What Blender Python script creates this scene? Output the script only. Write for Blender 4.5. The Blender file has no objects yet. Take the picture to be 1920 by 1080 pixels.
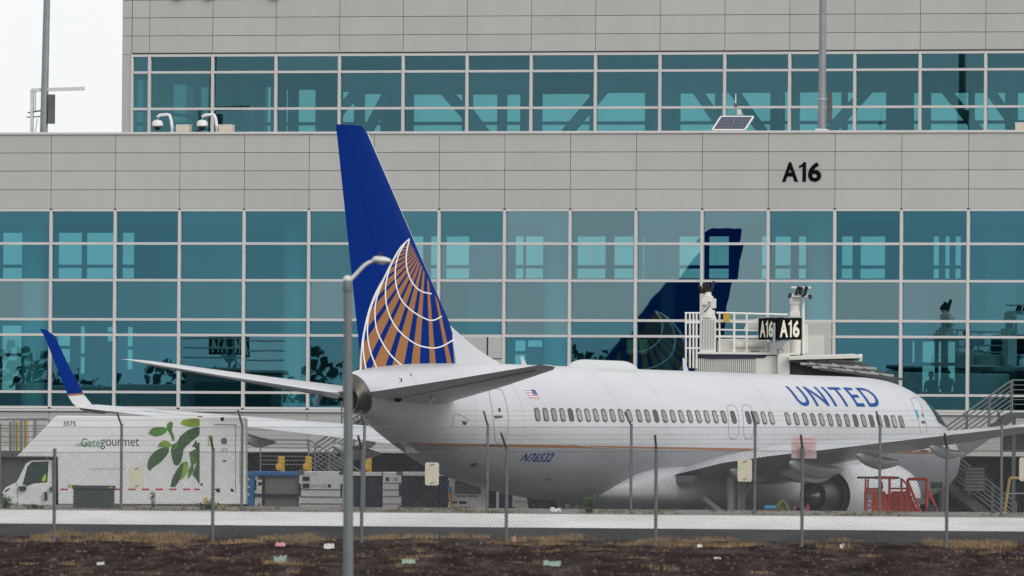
import bpy, bmesh, math, random
from mathutils import Vector, Matrix, noise
R = math.radians
random.seed(7)

# ------------------------------------------------------------------ camera
F_PX, Y_HOR, ROLL, CAM_Z = 23200.0, 1020.0, 0.45, 0.23       # in pixels of the 1920 px wide photograph
_a = math.atan((Y_HOR - 540) / F_PX); _r = R(ROLL)
CF = Vector((0, math.cos(_a), math.sin(_a))); _U = Vector((0, -math.sin(_a), math.cos(_a))); _X = Vector((1, 0, 0))
CR = _X * math.cos(_r) + _U * math.sin(_r); CU = -_X * math.sin(_r) + _U * math.cos(_r)
CO = Vector((0, 0, CAM_Z))
sc = bpy.context.scene
C = sc.collection
cd = bpy.data.cameras.new('camera'); cam = bpy.data.objects.new('camera', cd); C.objects.link(cam)
cd.sensor_width = 36.0; cd.lens = F_PX / 1920 * 36.0; cd.clip_start = 1.0; cd.clip_end = 8000
cam.matrix_world = Matrix(((CR.x, CU.x, -CF.x, CO.x), (CR.y, CU.y, -CF.y, CO.y), (CR.z, CU.z, -CF.z, CO.z), (0, 0, 0, 1)))
cd.dof.use_dof = True; cd.dof.focus_distance = 385.0; cd.dof.aperture_fstop = 5.6
sc.camera = cam

# ------------------------------------------------------------------ sky, sun, exposure
w = bpy.data.worlds.new('World'); sc.world = w; w.use_nodes = True
nt = w.node_tree; nt.nodes.clear()
sky = nt.nodes.new('ShaderNodeTexSky'); sky.sky_type = 'NISHITA'; sky.sun_disc = False
sky.sun_elevation = R(30); sky.sun_rotation = R(144); sky.air_density = 1.0; sky.dust_density = 6.0
hsv = nt.nodes.new('ShaderNodeHueSaturation'); hsv.inputs['Saturation'].default_value = 0.12
mixw = nt.nodes.new('ShaderNodeMix'); mixw.data_type = 'RGBA'; mixw.inputs[0].default_value = 0.86
mixw.inputs[7].default_value = (8.1, 8.25, 8.4, 1)                     # even cloud deck
bg = nt.nodes.new('ShaderNodeBackground'); bg.inputs['Strength'].default_value = 0.131
wo = nt.nodes.new('ShaderNodeOutputWorld')
nt.links.new(sky.outputs[0], hsv.inputs['Color']); nt.links.new(hsv.outputs[0], mixw.inputs[6])
nt.links.new(mixw.outputs[2], bg.inputs['Color']); nt.links.new(bg.outputs[0], wo.inputs['Surface'])
sl = bpy.data.lights.new('sun', 'SUN'); sl.energy = 1.0; sl.angle = R(30); sl.color = (1.0, 0.97, 0.93)
sun = bpy.data.objects.new('sun', sl); C.objects.link(sun); sun.rotation_euler = (R(60), 0, R(36))
sc.view_settings.view_transform = 'Standard'; sc.view_settings.look = 'None'
sc.view_settings.exposure = 0.0; sc.view_settings.gamma = 1.0; sc.view_settings.use_curve_mapping = False
sc.render.engine = 'CYCLES'
sc.cycles.use_denoising = True; sc.cycles.denoiser = 'OPENIMAGEDENOISE'; sc.cycles.denoising_input_passes = 'RGB_ALBEDO_NORMAL'; sc.cycles.denoising_prefilter = 'NONE'
sc.cycles.use_adaptive_sampling = False
sc.cycles.max_bounces = 8; sc.cycles.transparent_max_bounces = 16
sc.cycles.caustics_reflective = False; sc.cycles.caustics_refractive = False

# ------------------------------------------------------------------ pixel helpers (photograph pixels -> rays)
def ray(x, y): return CF + CR * ((x - 960) / F_PX) - CU * ((y - 540) / F_PX)
def atY(x, y, Y):
    d = ray(x, y); return CO + d * (Y / d.y)
def hit(x, y, p0, n):
    d = ray(x, y); return CO + d * ((Vector(p0) - CO).dot(n) / d.dot(n))

# ------------------------------------------------------------------ materials
MATS = {}
def mat(name, col, rough=0.6, metal=0.0, var=0.0, vscale=1.0, bump=0.0, bscale=20.0, rnd=0.0, spec=0.5, coat=0.0, stretch=None, world=False):
    if name in MATS: return MATS[name]
    m = bpy.data.materials.new(name); m.use_nodes = True; t = m.node_tree; b = t.nodes['Principled BSDF']
    b.inputs['Base Color'].default_value = (*col, 1); b.inputs['Roughness'].default_value = rough
    b.inputs['Metallic'].default_value = metal; b.inputs['Specular IOR Level'].default_value = spec
    b.inputs['Coat Weight'].default_value = coat
    if var or bump or rnd:
        tc = t.nodes.new('ShaderNodeTexCoord'); src = t.nodes.new('ShaderNodeNewGeometry').outputs['Position'] if world else tc.outputs['Object']
        if stretch:
            mp = t.nodes.new('ShaderNodeMapping'); mp.inputs['Scale'].default_value = stretch
            t.links.new(src, mp.inputs[0]); src = mp.outputs[0]
    if var or rnd:
        fac = None
        if var:
            n1 = t.nodes.new('ShaderNodeTexNoise'); n1.inputs['Scale'].default_value = vscale; n1.inputs['Detail'].default_value = 6
            n1.inputs['Roughness'].default_value = 0.65
            t.links.new(src, n1.inputs['Vector'])
            mr = t.nodes.new('ShaderNodeMapRange'); mr.inputs[1].default_value = 0.3; mr.inputs[2].default_value = 0.7
            mr.inputs[3].default_value = 1 - var; mr.inputs[4].default_value = 1 + var * 0.6
            t.links.new(n1.outputs[0], mr.inputs[0]); fac = mr.outputs[0]
        if rnd:
            oi = t.nodes.new('ShaderNodeObjectInfo'); m2 = t.nodes.new('ShaderNodeMapRange')
            m2.inputs[3].default_value = 1 - rnd; m2.inputs[4].default_value = 1 + rnd
            t.links.new(oi.outputs['Random'], m2.inputs[0])
            if fac:
                mu = t.nodes.new('ShaderNodeMath'); mu.operation = 'MULTIPLY'
                t.links.new(fac, mu.inputs[0]); t.links.new(m2.outputs[0], mu.inputs[1]); fac = mu.outputs[0]
            else: fac = m2.outputs[0]
        mx = t.nodes.new('ShaderNodeVectorMath'); mx.operation = 'SCALE'; mx.inputs[0].default_value = col
        t.links.new(fac, mx.inputs['Scale']); t.links.new(mx.outputs[0], b.inputs['Base Color'])
    if bump:
        n2 = t.nodes.new('ShaderNodeTexNoise'); n2.inputs['Scale'].default_value = bscale; n2.inputs['Detail'].default_value = 5
        t.links.new(src, n2.inputs['Vector'])
        bp = t.nodes.new('ShaderNodeBump'); bp.inputs['Strength'].default_value = bump; bp.inputs['Distance'].default_value = 0.05
        t.links.new(n2.outputs[0], bp.inputs['Height']); t.links.new(bp.outputs[0], b.inputs['Normal'])
    MATS[name] = m; return m

def glass(name, tr, rf, rough=0.0, wav=0.0):
    m = bpy.data.materials.new(name); m.use_nodes = True; t = m.node_tree; t.nodes.clear()
    o = t.nodes.new('ShaderNodeOutputMaterial'); a = t.nodes.new('ShaderNodeAddShader')
    tb = t.nodes.new('ShaderNodeBsdfTransparent'); tb.inputs[0].default_value = (*tr, 1)
    gb = t.nodes.new('ShaderNodeBsdfGlossy'); gb.inputs['Color'].default_value = (*rf, 1); gb.inputs['Roughness'].default_value = rough
    if wav:
        o2 = t.nodes.new('ShaderNodeObjectInfo'); mr = t.nodes.new('ShaderNodeMapRange'); mr.inputs[3].default_value = 0.86; mr.inputs[4].default_value = 1.18
        t.links.new(o2.outputs['Random'], mr.inputs[0]); vm = t.nodes.new('ShaderNodeVectorMath'); vm.operation = 'SCALE'; vm.inputs[0].default_value = rf
        t.links.new(mr.outputs[0], vm.inputs['Scale']); t.links.new(vm.outputs[0], gb.inputs['Color'])
        tc = t.nodes.new('ShaderNodeTexCoord'); n = t.nodes.new('ShaderNodeTexNoise'); n.inputs['Scale'].default_value = 0.9; n.inputs['Detail'].default_value = 2
        oi = t.nodes.new('ShaderNodeObjectInfo')
        av = t.nodes.new('ShaderNodeVectorMath'); av.operation = 'ADD'
        t.links.new(tc.outputs['Object'], av.inputs[0]); t.links.new(oi.outputs['Location'], av.inputs[1]); t.links.new(av.outputs[0], n.inputs['Vector'])
        bp = t.nodes.new('ShaderNodeBump'); bp.inputs['Strength'].default_value = wav; bp.inputs['Distance'].default_value = 0.02
        t.links.new(n.outputs[0], bp.inputs['Height']); t.links.new(bp.outputs[0], gb.inputs['Normal'])
    t.links.new(tb.outputs[0], a.inputs[0]); t.links.new(gb.outputs[0], a.inputs[1]); t.links.new(a.outputs[0], o.inputs[0])
    MATS[name] = m; return m

M = dict(
    panel=mat('facade_panel', (0.475, 0.472, 0.452), 0.5, 0, 0.045, 0.9, rnd=0.03, world=True, stretch=(1.2, 1.2, 0.22)),
    mullion=mat('mullion_aluminium', (0.62, 0.60, 0.585), 0.4, 0.0, 0.05, 1.0),
    joint=mat('panel_joint', (0.16, 0.16, 0.155), 0.9),
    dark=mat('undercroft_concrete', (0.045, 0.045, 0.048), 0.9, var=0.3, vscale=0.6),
    inner=mat('interior_plaster', (0.22, 0.23, 0.23), 0.9, var=0.1, vscale=0.3),
    inner_dark=mat('interior_carpet', (0.06, 0.065, 0.07), 0.95),
    column=mat('interior_column', (0.30, 0.31, 0.31), 0.6),
    steel=mat('brace_steel', (0.1, 0.11, 0.12), 0.5),
    concrete=mat('road_concrete', (0.60, 0.592, 0.575), 0.9, var=0.28, vscale=0.25, bump=0.2, bscale=3, stretch=(1, 0.12, 1)),
    apron=mat('apron_concrete', (0.13, 0.13, 0.13), 0.85, var=0.2, vscale=0.12),
    asphalt=mat('asphalt', (0.06, 0.06, 0.063), 0.95, spec=0.0, var=0.35, vscale=0.5, bump=0.3, bscale=8, stretch=(1, 0.15, 1)),
    white=mat('aircraft_white', (0.53, 0.538, 0.556), 0.35, var=0.03, vscale=0.5, coat=0.1),
    grey_paint=mat('aircraft_grey', (0.47, 0.48, 0.5), 0.35, var=0.05, vscale=0.6),
    wing_grey=mat('wing_grey', (0.50, 0.51, 0.53), 0.35, var=0.08, vscale=1.2),
    blue=mat('tail_blue', (0.0022, 0.025, 0.192), 0.5, var=0.05, vscale=0.4, spec=0.02),
    gold=mat('tail_gold', (0.33, 0.15, 0.06), 0.5, var=0.05, vscale=1, spec=0.1),
    line_white=mat('tail_line_white', (0.82, 0.82, 0.84), 0.4),
    letter_blue=mat('letter_blue', (0.016, 0.07, 0.26), 0.5, spec=0.05),
    navy=mat('registration_navy', (0.010, 0.018, 0.19), 0.5, spec=0.05),
    seam=mat('door_seam', (0.22, 0.22, 0.23), 0.6),
    black=mat('black_rubber', (0.015, 0.015, 0.016), 0.7),
    metal=mat('bare_metal', (0.34, 0.32, 0.30), 0.35, 0.9, var=0.2, vscale=3),
    burnt=mat('exhaust_metal', (0.16, 0.145, 0.13), 0.4, 0.85, var=0.3, vscale=4),
    cockpit=mat('cockpit_glass', (0.03, 0.04, 0.045), 0.06),
    galv=mat('galvanised_steel', (0.27, 0.29, 0.30), 0.5, 0.35, var=0.15, vscale=3),
    lamp_grey=mat('lamp_pole_grey', (0.165, 0.185, 0.19), 0.55, 0.2, var=0.15, vscale=3),
    galv_dark=mat('weathered_steel', (0.13, 0.135, 0.14), 0.6, 0.3, var=0.2, vscale=3),
    wire=mat('fence_wire', (0.14, 0.145, 0.15), 0.6, 0.2),
    post=mat('fence_post_steel', (0.13, 0.14, 0.145), 0.6, 0.2, var=0.2, vscale=4),
    lamp_white=mat('lamp_housing', (0.62, 0.63, 0.6), 0.4, var=0.05, vscale=8),
    bridge=mat('jet_bridge_cream', (0.66, 0.65, 0.60), 0.5, var=0.08, vscale=1.2),
    bridge_grey=mat('jet_bridge_rib', (0.36, 0.36, 0.35), 0.55),
    bellows=mat('bellows_fabric', (0.075, 0.078, 0.085), 0.8, var=0.2, vscale=3),
    rail_white=mat('rail_white', (0.74, 0.73, 0.70), 0.45, var=0.05, vscale=4),
    sign_black=mat('sign_black', (0.008, 0.008, 0.008), 0.7, spec=0.05),
    sign_cream=mat('sign_letters', (0.80, 0.76, 0.62), 0.5),
    sign_frame=mat('sign_frame', (0.27, 0.31, 0.33), 0.5),
    letter_dark=mat('facade_letters', (0.008, 0.008, 0.009), 0.7, spec=0.0),
    yellow=mat('safety_yellow', (0.48, 0.31, 0.02), 0.55, var=0.15, vscale=5),
    orange=mat('safety_orange', (0.60, 0.048, 0.014), 0.5, var=0.15, vscale=3),
    orange_l=mat('hook_orange', (0.6, 0.3, 0.02), 0.5),
    red=mat('reflector_red', (0.45, 0.015, 0.03), 0.4),
    truck=mat('truck_white', (0.70, 0.705, 0.70), 0.4, var=0.06, vscale=1.3),
    truck_glass=mat('truck_glass', (0.025, 0.05, 0.047), 0.12, spec=0.3),
    leaf_a=mat('leaf_print_dark', (0.035, 0.10, 0.03), 0.5, var=0.5, vscale=2.2),
    leaf_b=mat('leaf_print_mid', (0.07, 0.20, 0.025), 0.5, var=0.5, vscale=2.5),
    leaf_c=mat('leaf_print_light', (0.20, 0.32, 0.03), 0.5, var=0.5, vscale=2.5),
    logo_green=mat('logo_green', (0.03, 0.22, 0.09), 0.5),
    logo_dark=mat('logo_dark', (0.05, 0.05, 0.055), 0.5),
    faint=mat('faint_letters', (0.5, 0.5, 0.5), 0.5),
    hivis=mat('hivis_vest', (0.35, 0.62, 0.02), 0.6),
    cart_blue=mat('cart_blue', (0.015, 0.16, 0.42), 0.45, var=0.15, vscale=3),
    cart_navy=mat('cart_curtain_navy', (0.014, 0.022, 0.055), 0.75, var=0.25, vscale=3, stretch=(6, 6, 0.6)),
    cart_white=mat('cart_white', (0.76, 0.76, 0.72), 0.5, var=0.1, vscale=2.5),
    cart_grey=mat('cart_grey', (0.2, 0.205, 0.2), 0.7, var=0.2, vscale=2, stretch=(4, 4, 1)),
    util=mat('utility_green', (0.035, 0.055, 0.05), 0.6, var=0.2, vscale=4),
    plate=mat('plate_cream', (0.56, 0.52, 0.41), 0.6, var=0.08, vscale=6),
    pink=mat('faded_notice', (0.62, 0.46, 0.46), 0.6, var=0.06, vscale=6),
    pink_ink=mat('notice_ink', (0.45, 0.14, 0.15), 0.6),
    paper=mat('litter_paper', (0.5, 0.5, 0.48), 0.8, var=0.1, vscale=12),
    paper_g=mat('litter_green', (0.24, 0.32, 0.27), 0.8, var=0.1, vscale=12),
    paper_r=mat('litter_red', (0.5, 0.25, 0.25), 0.8, var=0.2, vscale=12),
    weed=mat('weed_green', (0.10, 0.22, 0.035), 0.7, var=0.4, vscale=6, rnd=0.2),
    solar=mat('solar_cell', (0.015, 0.02, 0.06), 0.15),
    cam_white=mat('camera_white', (0.7, 0.7, 0.68), 0.4),
    box_beige=mat('box_beige', (0.6, 0.53, 0.42), 0.6),
    cloth=mat('dark_clothing', (0.02, 0.022, 0.025), 0.9),
    cloth2=mat('blue_grey_clothing', (0.04, 0.05, 0.07), 0.9),
    skin=mat('skin', (0.35, 0.2, 0.14), 0.6),
    blind=mat('cabin_blind', (0.27, 0.27, 0.24), 0.6, rnd=0.25),
    cabin_dark=mat('cabin_dark', (0.03, 0.035, 0.045), 0.15),
    wframe=mat('window_surround', (0.07, 0.07, 0.075), 0.5),
    flag_red=mat('flag_red', (0.45, 0.12, 0.14), 0.5), flag_white=mat('flag_white', (0.72, 0.72, 0.74), 0.5), flag_blue=mat('flag_blue', (0.05, 0.08, 0.25), 0.5),
    cyan=mat('hose_cyan', (0.02, 0.3, 0.55), 0.5), screen_green=mat('panel_green', (0.03, 0.2, 0.09), 0.4),
    chock_green=mat('hose_green', (0.15, 0.17, 0.03), 0.6), hot_pink=mat('cone_pink', (0.55, 0.04, 0.1), 0.6),
    stair=mat('stair_steel', (0.085, 0.092, 0.096), 0.6, 0.3, var=0.15, vscale=2),
    stair_light=mat('stair_rail', (0.16, 0.172, 0.178), 0.55, 0.3, var=0.1, vscale=2),
)
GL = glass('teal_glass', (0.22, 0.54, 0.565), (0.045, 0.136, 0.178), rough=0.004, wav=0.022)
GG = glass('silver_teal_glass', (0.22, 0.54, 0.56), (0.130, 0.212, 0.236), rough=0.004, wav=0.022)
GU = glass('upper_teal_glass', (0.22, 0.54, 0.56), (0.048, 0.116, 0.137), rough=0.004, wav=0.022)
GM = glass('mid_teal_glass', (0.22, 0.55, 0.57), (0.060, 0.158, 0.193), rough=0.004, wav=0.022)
GR = glass('rear_glass', (0.26, 0.37, 0.365), (0.02, 0.05, 0.06))
GC = glass('cab_glass', (0.25, 0.36, 0.35), (0.07, 0.085, 0.085))

def two_tone(name, split_h, s0, s1):
    """fuselage paint: white above a gold cheat line, pale grey below (object z)"""
    m = bpy.data.materials.new(name); m.use_nodes = True; t = m.node_tree; b = t.nodes['Principled BSDF']
    b.inputs['Roughness'].default_value = 0.35; b.inputs['Coat Weight'].default_value = 0.1; b.inputs['Specular IOR Level'].default_value = 0.35
    tc = t.nodes.new('ShaderNodeTexCoord'); sp = t.nodes.new('ShaderNodeSeparateXYZ'); t.links.new(tc.outputs['Object'], sp.inputs[0])
    # slope of line along the body
    mu = t.nodes.new('ShaderNodeMath'); mu.operation = 'MULTIPLY_ADD'; mu.inputs[1].default_value = s1; mu.inputs[2].default_value = 0
    t.links.new(sp.outputs['X'], mu.inputs[0])
    ad = t.nodes.new('ShaderNodeMath'); ad.operation = 'ADD'; t.links.new(sp.outputs['Z'], ad.inputs[0]); t.links.new(mu.outputs[0], ad.inputs[1])
    g1 = t.nodes.new('ShaderNodeMath'); g1.operation = 'GREATER_THAN'; g1.inputs[1].default_value = split_h
    g2 = t.nodes.new('ShaderNodeMath'); g2.operation = 'GREATER_THAN'; g2.inputs[1].default_value = split_h + s0
    t.links.new(ad.outputs[0], g1.inputs[0]); t.links.new(ad.outputs[0], g2.inputs[0])
    n = t.nodes.new('ShaderNodeTexNoise'); n.inputs['Scale'].default_value = 0.6; n.inputs['Detail'].default_value = 5
    mp = t.nodes.new('ShaderNodeMapping'); mp.inputs['Scale'].default_value = (0.5, 1, 2.0); t.links.new(tc.outputs['Object'], mp.inputs[0]); t.links.new(mp.outputs[0], n.inputs['Vector'])
    def ramp(c, d):
        mr = t.nodes.new('ShaderNodeMapRange'); mr.inputs[1].default_value = 0.3; mr.inputs[2].default_value = 0.7; mr.inputs[3].default_value = 1 - d; mr.inputs[4].default_value = 1 + d * 0.4
        t.links.new(n.outputs[0], mr.inputs[0]); v = t.nodes.new('ShaderNodeVectorMath'); v.operation = 'SCALE'; v.inputs[0].default_value = c
        t.links.new(mr.outputs[0], v.inputs['Scale']); return v.outputs[0]
    m1 = t.nodes.new('ShaderNodeMix'); m1.data_type = 'RGBA'; t.links.new(g1.outputs[0], m1.inputs[0])
    t.links.new(ramp((0.29, 0.30, 0.32), 0.2), m1.inputs[6]); m1.inputs[7].default_value = (0.30, 0.13, 0.05, 1)
    m2 = t.nodes.new('ShaderNodeMix'); m2.data_type = 'RGBA'; t.links.new(g2.outputs[0], m2.inputs[0])
    t.links.new(m1.outputs[2], m2.inputs[6]); t.links.new(ramp((0.52, 0.528, 0.546), 0.06), m2.inputs[7])
    t.links.new(m2.outputs[2], b.inputs['Base Color']); MATS[name] = m; return m

# ------------------------------------------------------------------ mesh helpers
class MB:
    def __init__(s): s.v = []; s.f = []; s.mi = []
    def add(s, vs, fs, mi=0):
        o = len(s.v); s.v += [tuple(p) for p in vs]; s.f += [tuple(i + o for i in f) for f in fs]; s.mi += [mi] * len(fs); return s
    def box(s, a, b, mi=0):
        x0, y0, z0 = a; x1, y1, z1 = b
        return s.add([(x0, y0, z0), (x1, y0, z0), (x1, y1, z0), (x0, y1, z0), (x0, y0, z1), (x1, y0, z1), (x1, y1, z1), (x0, y1, z1)],
                     [(0, 3, 2, 1), (4, 5, 6, 7), (0, 1, 5, 4), (1, 2, 6, 5), (2, 3, 7, 6), (3, 0, 4, 7)], mi)
    def bar(s, p, q, wx, wy=None, mi=0, up=(0, 0, 1)):
        p = Vector(p); q = Vector(q); wy = wx if wy is None else wy; d = (q - p).normalized(); u = Vector(up)
        if abs(d.dot(u)) > 0.98: u = Vector((1, 0, 0))
        a = d.cross(u).normalized() * wx / 2; b = a.cross(d).normalized() * wy / 2
        vs = [p - a - b, p + a - b, p + a + b, p - a + b, q - a - b, q + a - b, q + a + b, q - a + b]
        return s.add(vs, [(0, 3, 2, 1), (4, 5, 6, 7), (0, 1, 5, 4), (1, 2, 6, 5), (2, 3, 7, 6), (3, 0, 4, 7)], mi)
    def cyl(s, p, q, r0, r1=None, n=10, caps=True, mi=0):
        return s.tube([p, q], [r0, r0 if r1 is None else r1], n, caps, mi)
    def tube(s, pts, rs, n=8, caps=True, mi=0):
        pts = [Vector(p) for p in pts]
        if not isinstance(rs, (list, tuple)): rs = [rs] * len(pts)
        o = len(s.v); fs = []; vs = []
        for i, p in enumerate(pts):
            d = (pts[min(i + 1, len(pts) - 1)] - pts[max(i - 1, 0)]).normalized()
            u = Vector((0, 0, 1)) if abs(d.z) < 0.95 else Vector((1, 0, 0))
            a = d.cross(u).normalized(); b = a.cross(d)
            for k in range(n):
                t = 2 * math.pi * k / n; vs.append(p + (a * math.cos(t) + b * math.sin(t)) * rs[i])
        for i in range(len(pts) - 1):
            for k in range(n):
                k2 = (k + 1) % n; fs.append((i * n + k, i * n + k2, (i + 1) * n + k2, (i + 1) * n + k))
        if caps: fs.append(tuple(range(n))[::-1]); fs.append(tuple((len(pts) - 1) * n + k for k in range(n)))
        return s.add(vs, fs, mi)
    def loft(s, rings, cap0=True, cap1=True, mi=0, closed=True):
        n = len(rings[0]); vs = [p for r in rings for p in r]; fs = []
        for i in range(len(rings) - 1):
            for k in range(n if closed else n - 1):
                k2 = (k + 1) % n; fs.append((i * n + k, i * n + k2, (i + 1) * n + k2, (i + 1) * n + k))
        if cap0: fs.append(tuple(range(n))[::-1])
        if cap1: fs.append(tuple((len(rings) - 1) * n + k for k in range(n)))
        return s.add(vs, fs, mi)
    def prism(s, poly, y0, y1, mi=0):
        """polygon in (x,z) extruded along y"""
        n = len(poly)
        if sum(poly[i][0] * poly[(i + 1) % n][1] - poly[(i + 1) % n][0] * poly[i][1] for i in range(n)) < 0: poly = poly[::-1]
        vs = [(p[0], y0, p[1]) for p in poly] + [(p[0], y1, p[1]) for p in poly]
        fs = [tuple(range(n)), tuple(range(2 * n - 1, n - 1, -1))] + [(i, i + n, (i + 1) % n + n, (i + 1) % n) for i in range(n)]
        return s.add(vs, fs, mi)
    def lathe(s, p, axis, prof, n=24, mi=0, caps=False):
        """profile [(along, radius)] about axis from p"""
        p = Vector(p); d = Vector(axis).normalized(); u = Vector((0, 0, 1)) if abs(d.z) < 0.9 else Vector((1, 0, 0))
        a = d.cross(u).normalized(); b = a.cross(d)
        rings = [[p + d * t + (a * math.cos(2 * math.pi * k / n) + b * math.sin(2 * math.pi * k / n)) * r for k in range(n)] for t, r in prof]
        return s.loft(rings, caps, caps, mi)

def obj(name, mb, m, parent=None, smooth=False, bevel=0.0, seg=2, angle=40):
    me = bpy.data.meshes.new(name); me.from_pydata([tuple(v) for v in mb.v], [], mb.f); me.validate(); me.update()
    ms = m if isinstance(m, (list, tuple)) else [m]
    for x in ms: me.materials.append(M[x] if isinstance(x, str) else x)
    if len(ms) > 1:
        for p, i in zip(me.polygons, mb.mi): p.material_index = i
    if bevel or smooth:
        bm = bmesh.new(); bm.from_mesh(me)
        bmesh.ops.recalc_face_normals(bm, faces=bm.faces)
        if bevel:
            es = [e for e in bm.edges if len(e.link_faces) == 2 and e.calc_face_angle(0) > R(30)]
            bmesh.ops.bevel(bm, geom=es, offset=bevel, segments=seg, profile=0.5, affect='EDGES', clamp_overlap=True)
        if smooth:
            for f in bm.faces: f.smooth = True
            for e in bm.edges:
                if len(e.link_faces) == 2 and e.calc_face_angle(0) > R(angle): e.smooth = False
        bm.to_mesh(me); bm.free()
    o = bpy.data.objects.new(name, me); C.objects.link(o)
    if parent: o.parent = parent
    return o
def share(name, mesh_from, parent, loc=(0, 0, 0), rot=None, scale=None):
    o = bpy.data.objects.new(name, mesh_from.data); C.objects.link(o); o.parent = parent; o.location = loc
    if rot is not None: o.rotation_euler = rot
    if scale is not None: o.scale = scale
    return o
def tag(o, label=None, cat=None, group=None, kind=None):
    if label: o['label'] = label
    if cat: o['category'] = cat
    if group: o['group'] = group
    if kind: o['kind'] = kind
    return o
def thing(name, loc, label, cat, group=None, rz=0):
    o = bpy.data.objects.new(name, None); C.objects.link(o); o.location = loc; o.rotation_euler = (0, 0, rz); o.empty_display_size = 0.3
    return tag(o, label, cat, group)

_dg = None
def text2d(s, wd, ht, bold=0.0, shear=0.0, space=1.0):
    """built-in font as flat mesh scaled into a wd x ht box -> bmesh in (x,y)"""
    cu = bpy.data.curves.new('t', 'FONT'); cu.body = s; cu.size = 1; cu.dimensions = '2D'; cu.fill_mode = 'BOTH'; cu.offset = bold; cu.shear = shear
    cu.space_character = space; cu.resolution_u = 4
    ob = bpy.data.objects.new('t', cu); C.objects.link(ob); bpy.context.view_layer.update()
    dg = bpy.context.evaluated_depsgraph_get(); me = bpy.data.meshes.new_from_object(ob.evaluated_get(dg))
    bm = bmesh.new(); bm.from_mesh(me); bpy.data.objects.remove(ob); bpy.data.curves.remove(cu); bpy.data.meshes.remove(me)
    xs = [v.co.x for v in bm.verts]; ys = [v.co.y for v in bm.verts]
    x0, x1, y0, y1 = min(xs), max(xs), min(ys), max(ys)
    for v in bm.verts: v.co = Vector(((v.co.x - x0) / (x1 - x0) * wd, (v.co.y - y0) / (y1 - y0) * ht, 0))
    return bm
def text_obj(name, s, wd, ht, m, parent, fn, bold=0.0, shear=0.0, space=1.0, cuts=0):
    bm = text2d(s, wd, ht, bold, shear, space)
    for i in range(1, cuts):
        g = bm.verts[:] + bm.edges[:] + bm.faces[:]
        bmesh.ops.bisect_plane(bm, geom=g, plane_co=(0, ht * i / cuts, 0), plane_no=(0, 1, 0))
    for v in bm.verts: v.co = Vector(fn(v.co.x, v.co.y))
    me = bpy.data.meshes.new(name); bm.to_mesh(me); bm.free(); me.materials.append(M[m] if isinstance(m, str) else m)
    o = bpy.data.objects.new(name, me); C.objects.link(o); o.parent = parent; return o

def gate_no(name, wd, ht, m, parent, fn, bold, last='6'):
    """A16 in a bold sign face: A and 6 from the built-in font, the flagged 1 drawn"""
    mb = MB()
    for ch, a, b in (('A', 0, .41), (last, .66, 1.0)):
        bm = text2d(ch, (b - a) * wd, ht, bold); bm.verts.ensure_lookup_table()
        mb.add([fn(a * wd + v.co.x, v.co.y) for v in bm.verts], [[v.index for v in f.verts] for f in bm.faces]); bm.free()
    one = [(.52, 0), (.61, 0), (.61, 1), (.54, 1), (.52, .93), (.48, .86), (.43, .82), (.43, .70), (.48, .73), (.52, .77)]
    o = len(mb.v); vs = [fn(x * wd, y * ht) for x, y in one]; mb.add(vs, [(0, 1, 2, 3, 4, 9), (4, 5, 8, 9), (5, 6, 7, 8)])
    return obj(name, mb, m, parent)

# =================================================================== GROUND
PROF = [(-3000, -1.4), (0, -1.4), (150, -1.05), (200, -0.5), (215, -0.33), (240, 0.0), (255, 0.165), (262, 0.31), (268, 0.45), (275, 0.595),
        (285, 0.735), (300, 0.965), (304, 1.0), (312, 1.12), (316, 1.08), (330, 0.0), (3500, 0.0)]
def gz(Y):
    for (a, za), (b, zb) in zip(PROF, PROF[1:]):
        if a <= Y <= b: return za + (zb - za) * (Y - a) / (b - a)
    return 0.0
def sheet(name, Ya, Yb, dz, m, x0=-2500, x1=2500, edge=0.0):
    ys = [Ya] + [a for a, _ in PROF if Ya < a < Yb] + [Yb]
    mb = MB(); vs = []; fs = []
    for y in ys: vs += [(x0, y, gz(y) + dz), (x1, y, gz(y) + dz)]
    for i in range(len(ys) - 1): fs.append((2 * i, 2 * i + 1, 2 * i + 3, 2 * i + 2))
    mb.add(vs, fs)
    if edge: mb.add([(x0, Ya, gz(Ya) - edge), (x1, Ya, gz(Ya) - edge), (x1, Ya, gz(Ya) + dz), (x0, Ya, gz(Ya) + dz)], [(0, 1, 2, 3)])
    return tag(obj(name, mb, m), kind='structure')

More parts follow.
